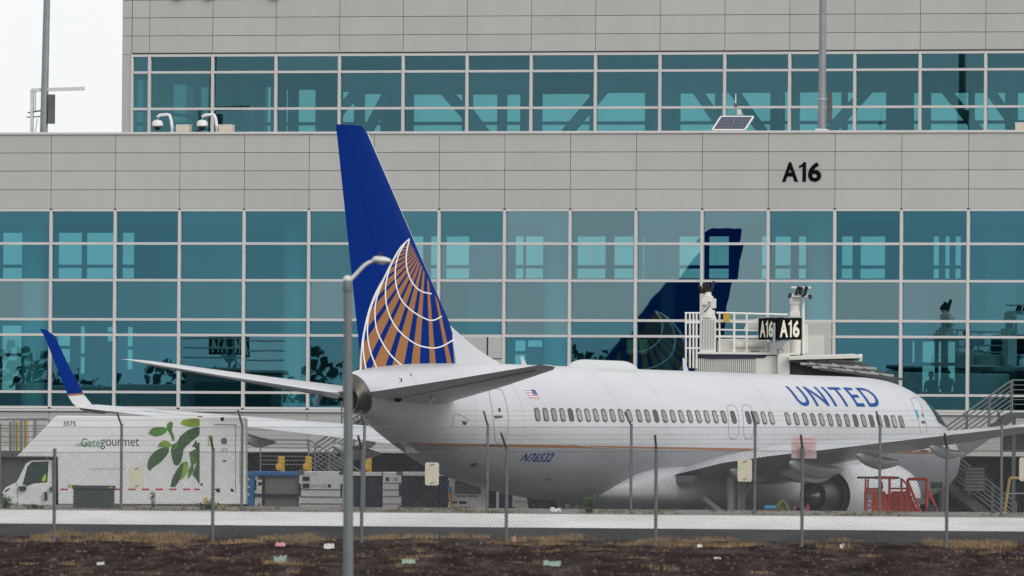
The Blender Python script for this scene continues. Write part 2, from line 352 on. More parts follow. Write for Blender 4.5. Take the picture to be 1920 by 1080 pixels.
def dirt_mat():
    m = bpy.data.materials.new('dirt'); m.use_nodes = True; t = m.node_tree; b = t.nodes['Principled BSDF']; b.inputs['Roughness'].default_value = 1.0
    b.inputs['Specular IOR Level'].default_value = 0.0
    tc = t.nodes.new('ShaderNodeTexCoord')
    def nz(sc_, st, det=6):
        mp = t.nodes.new('ShaderNodeMapping'); mp.inputs['Scale'].default_value = st; t.links.new(tc.outputs['Object'], mp.inputs[0])
        n = t.nodes.new('ShaderNodeTexNoise'); n.inputs['Scale'].default_value = sc_; n.inputs['Detail'].default_value = det; n.inputs['Roughness'].default_value = 0.7
        t.links.new(mp.outputs[0], n.inputs['Vector']); return n.outputs[0]
    cr = t.nodes.new('ShaderNodeValToRGB'); e = cr.color_ramp.elements
    e[0].position = 0.32; e[0].color = (0.015, 0.012, 0.0118, 1); e[1].position = 0.72; e[1].color = (0.10, 0.072, 0.066, 1)
    x = cr.color_ramp.elements.new(0.5); x.color = (0.035, 0.0265, 0.025, 1)
    t.links.new(nz(1.6, (1, 0.08, 1), 10), cr.inputs[0])
    cr2 = t.nodes.new('ShaderNodeValToRGB'); e = cr2.color_ramp.elements; e[0].position = 0.55; e[0].color = (0, 0, 0, 1); e[1].position = 0.75; e[1].color = (1, 1, 1, 1)
    t.links.new(nz(0.35, (1, 0.12, 1)), cr2.inputs[0])
    mx = t.nodes.new('ShaderNodeMix'); mx.data_type = 'RGBA'; t.links.new(cr2.outputs[0], mx.inputs[0]); t.links.new(cr.outputs[0], mx.inputs[6]); mx.inputs[7].default_value = (0.07, 0.053, 0.043, 1)
    t.links.new(mx.outputs[2], b.inputs['Base Color'])
    bp = t.nodes.new('ShaderNodeBump'); bp.inputs['Strength'].default_value = 0.6; bp.inputs['Distance'].default_value = 0.1
    t.links.new(nz(6, (1, 0.3, 1)), bp.inputs['Height']); t.links.new(bp.outputs[0], b.inputs['Normal'])
    return m
DIRT = dirt_mat()
M['dirt'] = DIRT
M['gravel'] = mat('verge_gravel', (0.17, 0.155, 0.14), 0.95, var=0.35, vscale=1.2, bump=0.4, bscale=8, stretch=(1, 0.3, 1))
sheet('ground', -3000, 3500, 0.0, 'dirt')
sheet('asphalt_verge', 262.5, 275, 0.004, 'asphalt')
sheet('perimeter_road', 275, 299.5, 0.006, 'concrete', edge=0.02)
sheet('gravel_verge', 299.5, 319, 0.008, 'gravel')
sheet('apron', 330, 3400, 0.006, 'apron')
# uneven dirt bank in front of the fence
mb = MB(); nx, ny = 150, 90; X0, X1, YA, YB = -17.0, 17.0, 196.0, 263.0
for j in range(ny + 1):
    for i in range(nx + 1):
        x = X0 + (X1 - X0) * i / nx; y = YA + (YB - YA) * j / ny
        h = noise.fractal(Vector((x * 0.7, y * 0.12, 3.0)), 1.0, 2.0, 4) * 0.05 + noise.noise(Vector((x * 3, y * 0.8, 1.0))) * 0.02
        e = min(1, (x - X0) / 2, (X1 - x) / 2, (y - YA) / 6, (YB - y) / 3)
        mb.v.append((x, y, gz(y) + max(0.006, 0.045 + h) * max(0, e) + 0.002))
for j in range(ny):
    for i in range(nx):
        a = j * (nx + 1) + i; mb.f.append((a, a + 1, a + nx + 2, a + nx + 1))
bank = tag(obj('dirt_bank', mb, 'dirt', smooth=True, angle=180), kind='structure')
def bank_z(x, y):
    h = noise.fractal(Vector((x * 0.7, y * 0.12, 3.0)), 1.0, 2.0, 4) * 0.05
    return gz(y) + max(0.006, 0.045 + h)

# stones
mb = MB(); rg = random.Random(3)
for i in range(5200):
    x = rg.uniform(-13, 13); y = rg.uniform(200, 263); s = rg.choice((0.012, 0.018, 0.025, 0.04)) * rg.uniform(0.6, 1.3); z = bank_z(x, y)
    k = 5; a0 = rg.random() * 6
    vs = [(x + s * rg.uniform(.7, 1.3) * math.cos(a0 + 6.283 * q / k), y + s * rg.uniform(.7, 1.3) * math.sin(a0 + 6.283 * q / k), z - 0.005) for q in range(k)] + \
         [(x + s * .6 * math.cos(a0 + .5 + 6.283 * q / k), y + s * .6 * math.sin(a0 + .5 + 6.283 * q / k), z + s * rg.uniform(.5, .9)) for q in range(k)]
    mb.add(vs, [(q, (q + 1) % k, k + (q + 1) % k, k + q) for q in range(k)] + [tuple(range(k, 2 * k))])
M['stone'] = mat('stones', (0.11, 0.085, 0.08), 0.95, spec=0.0, var=0.6, vscale=1.7)
tag(obj('loose_stones', mb, 'stone'), 'dark loose stones strewn over the dirt bank', 'stones', kind='stuff')

# dry grass: clumps of thin blades
def blades(mb, x, y, z, n, r, h, rg, wd=0.007, lean=0.6):
    for i in range(n):
        a = rg.random() * 6.283; d = r * math.sqrt(rg.random()); px, py = x + d * math.cos(a), y + d * math.sin(a)
        hh = h * rg.uniform(0.45, 1.1); la = rg.random() * 6.283; lx, ly = math.cos(la) * hh * lean * rg.random(), math.sin(la) * hh * lean * rg.random()
        wa = rg.uniform(-0.7, 0.7); wx, wy = math.cos(wa) * wd, math.sin(wa) * wd
        mb.add([(px - wx, py - wy, z), (px + wx, py + wy, z), (px + lx * .4 + wx * .7, py + ly * .4 + wy * .7, z + hh * .6), (px + lx * .4 - wx * .7, py + ly * .4 - wy * .7, z + hh * .6), (px + lx, py + ly, z + hh)],
               [(0, 1, 2, 3), (3, 2, 4)])
def grass_mat(name, c0, c1):
    m = bpy.data.materials.new(name); m.use_nodes = True; t = m.node_tree; b = t.nodes['Principled BSDF']; b.inputs['Roughness'].default_value = 0.9
    tc = t.nodes.new('ShaderNodeTexCoord'); n = t.nodes.new('ShaderNodeTexNoise'); n.inputs['Scale'].default_value = 1.1; n.inputs['Detail'].default_value = 8
    t.links.new(tc.outputs['Object'], n.inputs['Vector']); cr = t.nodes.new('ShaderNodeValToRGB')
    cr.color_ramp.elements[0].position = 0.35; cr.color_ramp.elements[1].position = 0.65
    cr.color_ramp.elements[0].color = (*c0, 1); cr.color_ramp.elements[1].color = (*c1, 1)
    t.links.new(n.outputs[0], cr.inputs[0]); t.links.new(cr.outputs[0], b.inputs['Base Color']); M[name] = m
grass_mat('dry_grass', (0.12, 0.075, 0.04), (0.36, 0.245, 0.13))
grass_mat('verge_grass', (0.07, 0.09, 0.03), (0.22, 0.15, 0.07))
mb = MB(); rg = random.Random(11)
for i in range(1100):
    x = rg.uniform(-13, 13); y = 253.5 + 10.0 * rg.random() + 1.5 * noise.noise(Vector((x * 0.3, 1.0, 0.0)))
    d = noise.noise(Vector((x * 0.45, 5.0, 0.5))) * 0.7 + 0.16 * (1 if x > -1 else 0) + noise.noise(Vector((x * 0.9, y * 0.25, 9.0))) * 0.9
    if d < 0.2: continue
    blades(mb, x, y, (bank_z(x, y) if y < 262 else gz(y)) - 0.01, rg.randint(25, 60), rg.uniform(0.1, 0.36), rg.uniform(0.04, 0.15), rg, 0.006, 1.0)
for i in range(330):
    x = rg.uniform(-13, 13); y = rg.uniform(203, 255)
    if noise.noise(Vector((x * 0.8, y * 0.12, 4.0))) < 0.12: continue
    blades(mb, x, y, bank_z(x, y) - 0.01, rg.randint(15, 55), rg.uniform(0.05, 0.3), rg.uniform(0.03, 0.12), rg, 0.005, 1.0)
tag(obj('dry_grass', mb, 'dry_grass'), 'straw coloured dry grass tufts along the foot of the near fence', 'grass', kind='stuff')
mb = MB()
for i in range(420):
    x = rg.uniform(-15, 15); y = rg.uniform(299.8, 311)
    if noise.noise(Vector((x * 0.5, 2.0, 0.0))) < -0.05 and rg.random() < .8: continue
    blades(mb, x, y, gz(y), rg.randint(10, 26), rg.uniform(0.05, 0.25), rg.uniform(0.03, 0.11), rg, 0.006, 0.8)
tag(obj('verge_grass', mb, 'verge_grass'), 'thin low grass on the gravel verge behind the road', 'grass', kind='stuff')

# =================================================================== TERMINAL BUILDING
PSI = R(17.0); Y0 = 420.0
BE = Vector((math.cos(PSI), -math.sin(PSI), 0)); BN = Vector((math.sin(PSI), math.cos(PSI), 0)); BO = Vector((0, Y0, 0))
def bp(px, py, dep=0.0):
    p = hit(px, py, BO + BN * dep, BN); d = p - BO; return d.dot(BE), p.z
term = thing('terminal_building', BO, 'long grey panelled airport terminal with teal glass bands behind the airliner', 'building', rz=-PSI)
MOD = 2.327; T0 = -16.57
tk = lambda k: T0 + MOD * k
K0, K1 = -4, 20
ZR = [bp(97, y)[1] for y in (763.5, 734.5, 627.5, 598.5, 525, 456.5, 394)]          # glass rows, bottom to top
ZS = [bp(97, y)[1] for y in (394, 356, 321, 287, 252)]                               # spandrel rows
Z_CAP = ZS[-1]; Z_BOT = bp(470, 839)[1]; Z_SILL = ZR[0]
# panes
pw = MOD - 0.10
pane_mesh = {}
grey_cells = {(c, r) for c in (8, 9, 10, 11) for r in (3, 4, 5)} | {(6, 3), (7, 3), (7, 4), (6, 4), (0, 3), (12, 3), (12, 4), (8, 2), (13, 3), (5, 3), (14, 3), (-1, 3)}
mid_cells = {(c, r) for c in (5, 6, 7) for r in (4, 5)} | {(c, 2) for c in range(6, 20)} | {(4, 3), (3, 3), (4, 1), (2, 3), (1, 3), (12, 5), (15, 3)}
def pane(name, wd, ht, m, parent, loc, tilt=0.0):
    key = (round(wd, 3), round(ht, 3), m.name)
    if key not in pane_mesh:
        mb = MB().add([(-wd / 2, 0, -ht / 2), (wd / 2, 0, -ht / 2), (wd / 2, 0, ht / 2), (-wd / 2, 0, ht / 2)], [(0, 1, 2, 3)])
        o = obj(name, mb, m, parent); pane_mesh[key] = o
    else: o = share(name, pane_mesh[key], parent)
    o.location = loc; o.rotation_euler = (tilt, 0, tilt * 0.7); return o
rg = random.Random(5)
for k in range(K0, K1):
    for r in range(6):
        if r == 0 or r == 1:
            pass
        z0, z1 = ZR[r] + 0.04, ZR[r + 1] - 0.04
        if k == 12 - 0 and r in (0, 1) and False: continue
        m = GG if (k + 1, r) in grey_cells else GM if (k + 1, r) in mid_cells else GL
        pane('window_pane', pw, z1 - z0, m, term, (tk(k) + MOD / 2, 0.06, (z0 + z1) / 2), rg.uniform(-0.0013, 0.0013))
# mullions
ver = None
for k in range(K0, K1 + 1):
    if ver is None:
        ver = obj('mullion', MB().box((-0.05, -0.05, ZR[0]), (0.05, 0.12, ZR[-1])), 'mullion', term, bevel=0.01, seg=1); ver.location = (tk(k), 0, 0)
    else: share('mullion', ver, term, (tk(k), 0, 0))
tr = None
for r, z in enumerate(ZR):
    hh = 0.055 if 0 < r < 6 else 0.08
    for k in range(K0, K1):
        if tr is None: tr = obj('transom', MB().box((-(MOD - 0.10) / 2, -0.03, -0.042), ((MOD - 0.10) / 2, 0.11, 0.042)), 'mullion', term)
        else: share('transom', tr, term)
        C.objects[-1].location = (tk(k) + MOD / 2, 0, z)
# spandrel panels above the glass, each its own sheet with an open joint, and the dark backing seen in the joints
obj('backing_wall', MB().box((tk(K0), 0.03, ZR[-1] + 0.03), (tk(K1), 0.35, Z_CAP - 0.02)), 'joint', term)
pm = {}
def panel(wd, ht, loc, parent=term, y0=-0.035):
    key = (round(wd, 3), round(ht, 3))
    if key not in pm: pm[key] = o = obj('wall_panel', MB().box((-wd / 2, y0, -ht / 2), (wd / 2, 0.025, ht / 2)), 'panel', parent, bevel=0.006, seg=1)
    else: o = share('wall_panel', pm[key], parent)
    o.location = loc; o.rotation_euler = (rg.uniform(-.0015, .0015), 0, rg.uniform(-.0015, .0015)); return o
for k in range(K0, K1):
    for r in range(4):
        z0, z1 = ZS[r] + (0.045 if r == 0 else 0.008), ZS[r + 1] - 0.008
        panel(MOD - 0.018, z1 - z0, (tk(k) + MOD / 2, 0, (z0 + z1) / 2))
obj('parapet_cap', MB().box((tk(K0), -0.09, Z_CAP - 0.015), (tk(K1), 0.5, Z_CAP + 0.07)), 'mullion', term, bevel=0.01, seg=1)
# wall strip under the glass
obj('backing_wall', MB().box((tk(K0), 0.03, Z_BOT + 0.03), (tk(K1), 0.35, Z_SILL - 0.06)), 'joint', term)
obj('window_sill', MB().box((tk(K0), -0.12, Z_SILL - 0.14), (tk(K1), 0.15, Z_SILL - 0.057)), 'mullion', term, bevel=0.01, seg=1)
zz = [Z_BOT, Z_BOT + (Z_SILL - 0.15 - Z_BOT) * 0.5, Z_SILL - 0.15]
for k in range(K0, K1):
    for r in range(2):
        panel(MOD - 0.018, zz[r + 1] - zz[r] - 0.014, (tk(k) + MOD / 2, 0, (zz[r] + zz[r + 1]) / 2))
obj('edge_trim', MB().box((tk(K0), -0.06, Z_BOT - 0.16), (tk(K1), 0.3, Z_BOT - 0.004)), 'mullion', term)
# undercroft: soffit, recessed wall, piers
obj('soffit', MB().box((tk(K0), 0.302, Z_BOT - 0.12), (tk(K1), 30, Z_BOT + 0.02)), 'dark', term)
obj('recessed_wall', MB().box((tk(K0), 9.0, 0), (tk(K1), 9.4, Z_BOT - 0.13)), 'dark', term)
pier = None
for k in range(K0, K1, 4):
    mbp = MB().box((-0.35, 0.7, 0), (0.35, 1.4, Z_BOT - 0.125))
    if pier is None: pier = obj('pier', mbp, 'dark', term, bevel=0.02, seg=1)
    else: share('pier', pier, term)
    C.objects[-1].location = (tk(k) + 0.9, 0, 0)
# interior of the concourse
DEP = 21.0
Z_FL = Z_SILL - 0.25
obj('concourse_floor', MB().box((tk(K0), 0.4, Z_FL - 0.3), (tk(K1), DEP, Z_FL)), 'inner_dark', term)
obj('ceiling', MB().box((tk(K0), 0.4, ZR[-1] + 0.02), (tk(K1), DEP, ZR[-1] + 0.3)), 'inner', term)
for side in (K0, K1): obj('end_wall', MB().box((tk(side) - (0 if side == K0 else 0.2), 0.36, Z_FL), (tk(side) + (0.2 if side == K0 else 0), DEP, ZR[-1])), 'inner', term)
def holed_wall(name, holes, x0, x1, z0, z1, y0, th, m, parent):
    xs = sorted({x0, x1, *[h[0] for h in holes], *[h[2] for h in holes]}); zs = sorted({z0, z1, *[h[1] for h in holes], *[h[3] for h in holes]})
    mb = MB()
    for zi in range(len(zs) - 1):
        run = None
        for xi in range(len(xs) - 1):
            cx, cz = (xs[xi] + xs[xi + 1]) / 2, (zs[zi] + zs[zi + 1]) / 2
            inh = any(h[0] < cx < h[2] and h[1] < cz < h[3] for h in holes)
            if not inh and run is None: run = xs[xi]
            if inh and run is not None: mb.box((run, y0, zs[zi]), (xs[xi], y0 + th, zs[zi + 1])); run = None
        if run is not None: mb.box((run, y0, zs[zi]), (x1, y0 + th, zs[zi + 1]))
    return obj(name, mb, m, parent)
rear = [(-60, 407, -8, 522), (0, 407, 51, 522), (106, 407, 153, 522), (159, 407, 212, 522), (226, 407, 251, 522),
        (760, 443, 793, 522), (804, 443, 820, 522), (833, 443, 907, 522), (963, 443, 981, 522), (982, 443, 1018, 522), (1079, 443, 1135, 522), (1148, 443, 1187, 522),
        (1202, 443, 1207, 522), (1270, 443, 1312, 522), (1326, 443, 1366, 522), (1425, 443, 1438, 522), (1450, 443, 1482, 522), (1494, 443, 1511, 522),
        (1575, 443, 1598, 522), (1610, 443, 1659, 522), (1747, 443, 1760, 522), (1769, 443, 1780, 522), (1788, 443, 1801, 522), (1930, 443, 1990, 522), (2010, 443, 2060, 522),
        (0, 610, 50, 733), (104, 628, 131, 680), (147, 612, 158, 732), (197, 613, 212, 640), (235, 613, 248, 700), (962, 638, 985, 690), (986, 638, 1016, 690),
        (1580, 640, 1597, 692), (1609, 640, 1645, 700), (1650, 640, 1658, 730), (1707, 640, 1714, 735), (1726, 640, 1752, 735), (1756, 640, 1764, 735), (1774, 640, 1790, 735), (-50, 610, -20, 733)]
holes = []
for a, b, c_, d in rear:
    x0, z1 = bp(a, b, DEP); x1, z0 = bp(c_, d, DEP); holes.append((x0, max(z0, Z_FL + 0.1), x1, min(z1, ZR[-1] - 0.05)))
holed_wall('rear_wall', holes, tk(K0), tk(K1), Z_FL, ZR[-1] + 0.02, DEP, 0.3, 'inner', term)
for h in holes:
    pane('rear_window', h[2] - h[0], h[3] - h[1], GR, term, ((h[0] + h[2]) / 2, DEP + 0.15, (h[1] + h[3]) / 2))
    zc = bp(960, 500, DEP)[1] if h[1] > 8 else h[1] + 0.55 * (h[3] - h[1])
    obj('rear_rail', MB().box((h[0], DEP + 0.05, zc - 0.06), (h[2], DEP + 0.12, zc + 0.06)), 'steel', term)
colm = None
for px in (62, 552, 1042, 1536, 2030, -420):
    x = bp(px, 600, 3.0)[0]
    if colm is None: colm = obj('interior_column', MB().cyl((0, 0, Z_FL), (0, 0, ZR[-1] + 0.02), 0.4, n=24), 'column', term, smooth=True)
    else: share('interior_column', colm, term)
    C.objects[-1].location = (x, 3.0, 0)
# dark gate furniture inside, along the floor
for a, b, top in ((104, 214, 700), (222, 330, 692), (350, 452, 690), (1570, 1680, 612), (1822, 1905, 655), (1925, 2010, 655), (590, 640, 690), (985, 1010, 650)):
    x0, z1 = bp(a, top, 6.5); x1, _ = bp(b, top, 6.5)
    o = obj('gate_desk', MB().box((x0, 6.5, Z_FL), (x1, 7.7, z1)), 'inner_dark', term, bevel=0.03)
for a, b in ((1175, 1188), (1199, 1213)):
    x0, z1 = bp(a, 636, 4.0); x1, z0 = bp(b, 664, 4.0); obj('gate_placard', MB().box((x0, 4.0, z0), (x1, 4.05, z1)), mat('placard_tan', (0.42, 0.28, 0.14), .6), term)
for i, (a, b, y0_, y1_, d_) in enumerate(((700, 745, 400, 520, 12), (300, 330, 400, 760, 12), (420, 450, 400, 760, 14), (880, 930, 400, 640, 9), (1240, 1262, 400, 760, 13), (1690, 1735, 400, 640, 12), (1850, 1905, 400, 640, 9), (20 + 640, 30 + 640, 400, 700, 9))):
    x0, z1 = bp(a, y0_, d_); x1, z0 = bp(b, y1_, d_); obj('interior_pier', MB().box((x0, d_, max(z0, Z_FL)), (x1, d_ + .5, min(z1, ZR[-1]))), 'column', term)
for i in range(7):
    y = 1.6 + i * 2.6; obj('ceiling_beam', MB().box((tk(K0) + .3, y, ZR[-1] - .32), (tk(K1) - .3, y + .3, ZR[-1] + .02)), 'inner', term)
# opaque wall beside the tunnel end, and a service door behind the fin
def flush_panel(px0, py0, px1, py1, m='panel', name='infill_panel', y=-0.04):
    x0, z1 = bp(px0, py0); x1, z0 = bp(px1, py1)
    return obj(name, MB().box((x0, y, z0), (x1, 0.05, z1)), m, term, bevel=0.01, seg=1)
flush_panel(1507, 604, 1559, 700); flush_panel(1507, 630, 1546, 700, 'bridge', 'tunnel_door', -0.1)
flush_panel(916, 632, 941, 672); flush_panel(916, 674, 941, 740); flush_panel(870, 632, 912, 700)
# facade gate number
x0, z0 = bp(1467, 341); x1, z1 = bp(1541, 304)
gate_no('gate_lettering', x1 - x0, z1 - z0, 'letter_dark', term, lambda x, y: (x0 + x, -0.055, z0 + y), 0.03)
# roof of the lower block
obj('lower_roof', MB().box((tk(K0), 0.5, Z_CAP - 0.35), (tk(K1), 30, Z_CAP - 0.25)), 'apron', term)

# ---- set-back upper storey
UD = 10.5; UM = 2.338; UT0 = -16.60
ut = lambda k: UT0 + UM * k
UZ = [bp(392, y, UD)[1] for y in (250, 204, 135.5, 104)]
UP = [bp(392, y, UD)[1] for y in (102, 67, 33, 0, -34, -68, -102)]
u_l = bp(229, 100, UD)[0]; u_g = bp(248, 100, UD)[0]; UK1 = 19
bounds = [u_g] + [ut(k) for k in range(0, UK1 + 1)]
UZ0 = Z_CAP - 0.3
for a, b in zip(bounds, bounds[1:]):
    for r in range(3):
        z0, z1 = UZ[r] + 0.04, UZ[r + 1] - 0.04
        pane('window_pane', b - a - 0.10, z1 - z0, GU, term, ((a + b) / 2, UD + 0.06, (z0 + z1) / 2), rg.uniform(-0.0013, 0.0013))
    for r, z in enumerate(UZ):
        obj('transom', MB().box((a + 0.052, UD - 0.03, z - 0.042), (b - 0.052, UD + 0.11, z + 0.042)), 'mullion', term)
    for r in range(len(UP) - 1):
        z0, z1 = UP[r] + (0.06 if r == 0 else 0.008), UP[r + 1] - 0.008
        panel(b - a - 0.018, z1 - z0, ((a + b) / 2, UD, (z0 + z1) / 2))
uver = obj('mullion', MB().box((-0.05, UD - 0.05, UZ[0] - 0.042), (0.05, UD + 0.12, UZ[-1] + 0.042)), 'mullion', term, bevel=0.01, seg=1); uver.location = (bounds[0], 0, 0)
for a in bounds[1:]: share('mullion', uver, term, (a, 0, 0))
obj('backing_wall', MB().box((u_l + 0.02, UD + 0.03, UZ[-1] + 0.03), (ut(UK1), UD + 0.35, UP[-1])), 'joint', term)
for r in range(len(UP) - 1):
    panel(u_g - u_l - 0.03, UP[r + 1] - UP[r] - 0.016, ((u_l + u_g) / 2, UD, (UP[r] + UP[r + 1]) / 2))
panel(u_g - u_l - 0.08, UP[0] - UZ0, ((u_l + u_g) / 2 - 0.025, UD, (UP[0] + UZ0) / 2))
obj('base_wall', MB().box((u_g - 0.02, UD - 0.02, UZ0), (ut(UK1), UD + 0.3, UZ[0] - 0.06)), 'panel', term)
ew = MB().box((u_l, UD + 0.031, UZ0), (u_l + 0.18, UD + 16, UZ[0])); z_hd = bp(330, 145, UD)[1]
ew.box((u_l, UD + 0.031, z_hd), (u_l + 0.18, UD + 16, UP[-1])); e_y = [0.031, 1.2, 2.5, 5.2, 7.4, 8.3, 9.8, 12.0, 13.0, 16.0]
for ya, yb in zip(e_y[0::2], e_y[1::2]): ew.box((u_l, UD + ya, UZ[0]), (u_l + 0.18, UD + yb, z_hd))
obj('end_wall', ew, 'panel', term)
for ya, yb in zip(e_y[1::2], e_y[2::2]):
    o = obj('end_window', MB().add([(u_l + .09, UD + ya, UZ[0]), (u_l + .09, UD + yb, UZ[0]), (u_l + .09, UD + yb, z_hd), (u_l + .09, UD + ya, z_hd)], [(0, 1, 2, 3)]), GR, term)
    obj('end_rail', MB().box((u_l + .1, UD + ya, UZ[1] - .05), (u_l + .16, UD + yb, UZ[1] + .05)), 'steel', term)
obj('upper_floor', MB().box((u_l + .2, UD + 0.36, Z_CAP - 0.24), (ut(UK1), UD + 16, Z_CAP - 0.1)), 'inner_dark', term)
zc2 = UZ[-1] + 0.02
obj('upper_ceiling', MB().box((u_l + .2, UD + 0.36, zc2), (ut(UK1), UD + 16, zc2 + 0.2)), 'inner', term)
obj('upper_roof', MB().box((u_l, UD - 0.05, UP[-1]), (ut(UK1), UD + 16, UP[-1] + 0.3)), 'panel', term)
UR = 12.0
rr = []
opens = [(232, 246, 145), (250, 268, 145), (316, 349, 145), (367, 389, 148), (453, 475, 163), (492, 507, 163), (533, 539, 168), (556, 591, 168), (639, 663, 172), (680, 713, 176), (772, 866, 177), (883, 932, 177), (947, 975, 177), (1013, 1105, 176), (1114, 1209, 174),
         (1272, 1340, 175), (1350, 1444, 174), (1458, 1462, 172), (1468, 1484, 172), (1496, 1577, 173), (1586, 1661, 173), (1710, 1729, 174), (1742, 1815, 174), (1824, 1884, 174), (1905, 1990, 174), (2010, 2100, 174), (2120, 2200, 174)]
for a, b, y_ in opens:
    x0, z1 = bp(a, y_, UD + UR); x1, z0 = bp(b, 247, UD + UR); rr.append((x0, z0, x1, z1))
holed_wall('rear_wall', rr, u_l + .2, ut(UK1), UZ0 + 0.25, zc2, UD + UR, 0.3, 'inner', term)
zr = bp(960, 231, UD + UR)[1]
for h in rr:
    pane('rear_window', h[2] - h[0], h[3] - h[1], GR, term, ((h[0] + h[2]) / 2, UD + UR + 0.15, (h[1] + h[3]) / 2))
    obj('rear_rail', MB().box((h[0], UD + UR + 0.05, zr - 0.06), (h[2], UD + UR + 0.12, zr + 0.06)), 'steel', term)
for (a, b, c_, d, wd) in ((1294, 150, 1349, 232, .3), (1361, 150, 1432, 250, .3), (1552, 250, 1645, 148, .34), (1770, 165, 1838, 250, .3), (1849, 160, 1912, 250, .3), (632, 215, 695, 140, .3),
                          (688, 250, 742, 145, .3), (808, 140, 905, 250, .34), (1062, 250, 1155, 140, .34), (866, 190, 912, 250, .25), (1240, 150, 1236, 250, .5), (468, 104, 462, 250, .28), (1897, 96, 1897, 250, .3)):
    x0, z0 = bp(a, b, UD + 5); x1, z1 = bp(c_, d, UD + 5)
    obj('roof_brace', MB().bar((x0, UD + 5, z0), (x1, UD + 5, z1), wd, wd, up=(0, 1, 0)), 'steel', term)
for px in (337, 395, 517):
    x, z = bp(px, -4, UD)
    mb = MB().lathe((x, UD - 0.07, z + 0.05), (0, -1, 0), [(0, 0.02), (0.02, 0.14), (0.12, 0.13), (0.2, 0.03)], 12, caps=True)
    obj('roof_hook', mb, 'orange_l', term, smooth=True)

def to_world(x, y, z): return BO + BE * x + BN * y + Vector((0, 0, z))

# ---- things on the lower roof
def roof_thing(name, px, py, dep, label, cat, group=None):
    x, z = bp(px, py, dep); p = to_world(x, dep, Z_CAP - 0.25); return thing(name, p, label, cat, group, rz=-PSI), x
def lx(px, py, dep, x_org): a = bp(px, py, dep); return a[0] - x_org, a[1] - (Z_CAP - 0.25)
D1 = 1.4
t, xo = roof_thing('light_mast', 82, 247, D1, 'tapered grey light mast with side bracket at the left end of the terminal roof', 'light mast', 'light masts on the terminal roof')
top = lx(88, -160, D1, xo)[1]
obj('pole', MB().cyl((0, 0, 0.35), (0.12, 0, top), 0.135, 0.10, n=16), 'galv', t, smooth=True)
obj('base_plate', MB().box((-0.2, -0.2, 0), (0.2, 0.2, 0.36)), 'mullion', t, bevel=0.02)
b0 = lx(60, 247, D1, xo); b1 = lx(60, 168, D1, xo); b2 = lx(158, 166, D1, xo)
obj('bracket_frame', MB().bar((b0[0], 0, 0), (b1[0], 0, b1[1]), 0.1).bar((b1[0], 0, b1[1] - .02), (b2[0], 0, b2[1]), 0.1, 0.12).bar((b1[0] + .12, 0, b1[1]), (b1[0] + .12, 0, b1[1] - .75), .05).bar((b1[0] + .2, 0, b1[1] - 1.0), (b1[0] + .1, 0, 0.1), .03), 'lamp_white', t)
obj('bracket_clamp', MB().bar((b0[0] - .15, 0, b1[1] - .8), (b0[0] + .35, 0, b1[1] - .72), 0.05).bar((b0[0] - .2, 0, b1[1] - .95), (b0[0] + .3, 0, b1[1] - .93), 0.04).bar((b0[0] + .3, 0, b1[1] - .75), (b0[0] + .6, 0, b1[1] - .45), .04), 'galv_dark', t)
e0 = lx(91, 232, D1, xo); e1 = lx(102, 177, D1, xo)
obj('equipment_case', MB().box((e0[0], -.1, e0[1]), (e1[0], .1, e1[1])), 'galv_dark', t, bevel=0.01)
t, xo = roof_thing('light_mast', 1541, 244, D1, 'tall galvanised light mast on the roof above the right gate number', 'light mast', 'light masts on the terminal roof')
top = lx(1541, -160, D1, xo)[1]
obj('pole', MB().cyl((0, 0, 0.3), (0, 0, top), 0.14, 0.10, n=16), 'galv', t, smooth=True)
obj('base_plate', MB().box((-0.19, -0.19, 0), (0.19, 0.19, 0.42)), 'rail_white', t, bevel=0.02)
e0 = lx(1549, 228, D1, xo); e1 = lx(1558, 172, D1, xo)
obj('equipment_case', MB().box((e0[0], .05, e0[1]), (e1[0], .2, e1[1])), 'galv_dark', t, bevel=0.01)
obj('collar', MB().cyl((0, 0, lx(0, 191, D1, xo)[1]), (0, 0, lx(0, 193, D1, xo)[1] + .06), 0.15, n=16), 'rail_white', t)
for px, lab in ((320, 'white dome camera on bent arm, the left of two at the roof edge'), (404, 'white dome camera on bent arm, the right of two at the roof edge')):
    t, xo = roof_thing('dome_camera', px, 248, 0.8, lab, 'camera', 'dome cameras at the roof edge')
    H = lx(px, 216, 0.8, xo)[1]
    obj('arm', MB().tube([(0.06, 0, 0), (0.06, 0, H - .45), (0.0, 0, H - .12), (-0.05, 0, H), (-.12, 0, H + .02), (-0.40, 0, H), (-0.47, 0, H - .06), (-0.48, 0, H - .2)], 0.055, 10), 'cam_white', t, smooth=True)
    obj('housing', MB().lathe((-0.48, 0, H - .16), (0, 0, -1), [(0, .06), (.03, .15), (.12, .19), (.2, .19), (.23, .15)], 20, caps=True), 'cam_white', t, smooth=True)
    obj('dome', MB().lathe((-0.48, 0, H - .38), (0, 0, -1), [(0, .13), (.06, .12), (.11, .08), (.14, .01)], 16, caps=True), 'black', t, smooth=True)
for px0, px1, py, lab in ((333, 357, 234, 'beige equipment box at the roof edge beside the left dome camera'), (413, 437, 234, 'beige equipment box at the roof edge beside the right dome camera'), (1906, 1921, 230, 'small cream box at the far right roof edge')):
    t, xo = roof_thing('equipment_box', (px0 + px1) / 2, 247, 0.8, lab, 'box', 'small boxes along the roof edge')
    a = lx(px0, py, .8, xo); b = lx(px1, py, .8, xo)
    obj('housing', MB().box((a[0], -.18, 0), (b[0], .18, a[1] - .03)), 'box_beige', t, bevel=.01)
    obj('lid', MB().box((a[0] - .01, -.19, a[1] - .03), (b[0] + .01, .19, a[1])), 'cam_white', t, bevel=.008)
t, xo = roof_thing('solar_panel', 1372, 245, 0.7, 'tilted dark blue solar panel with white frame on the roof edge', 'solar panel')
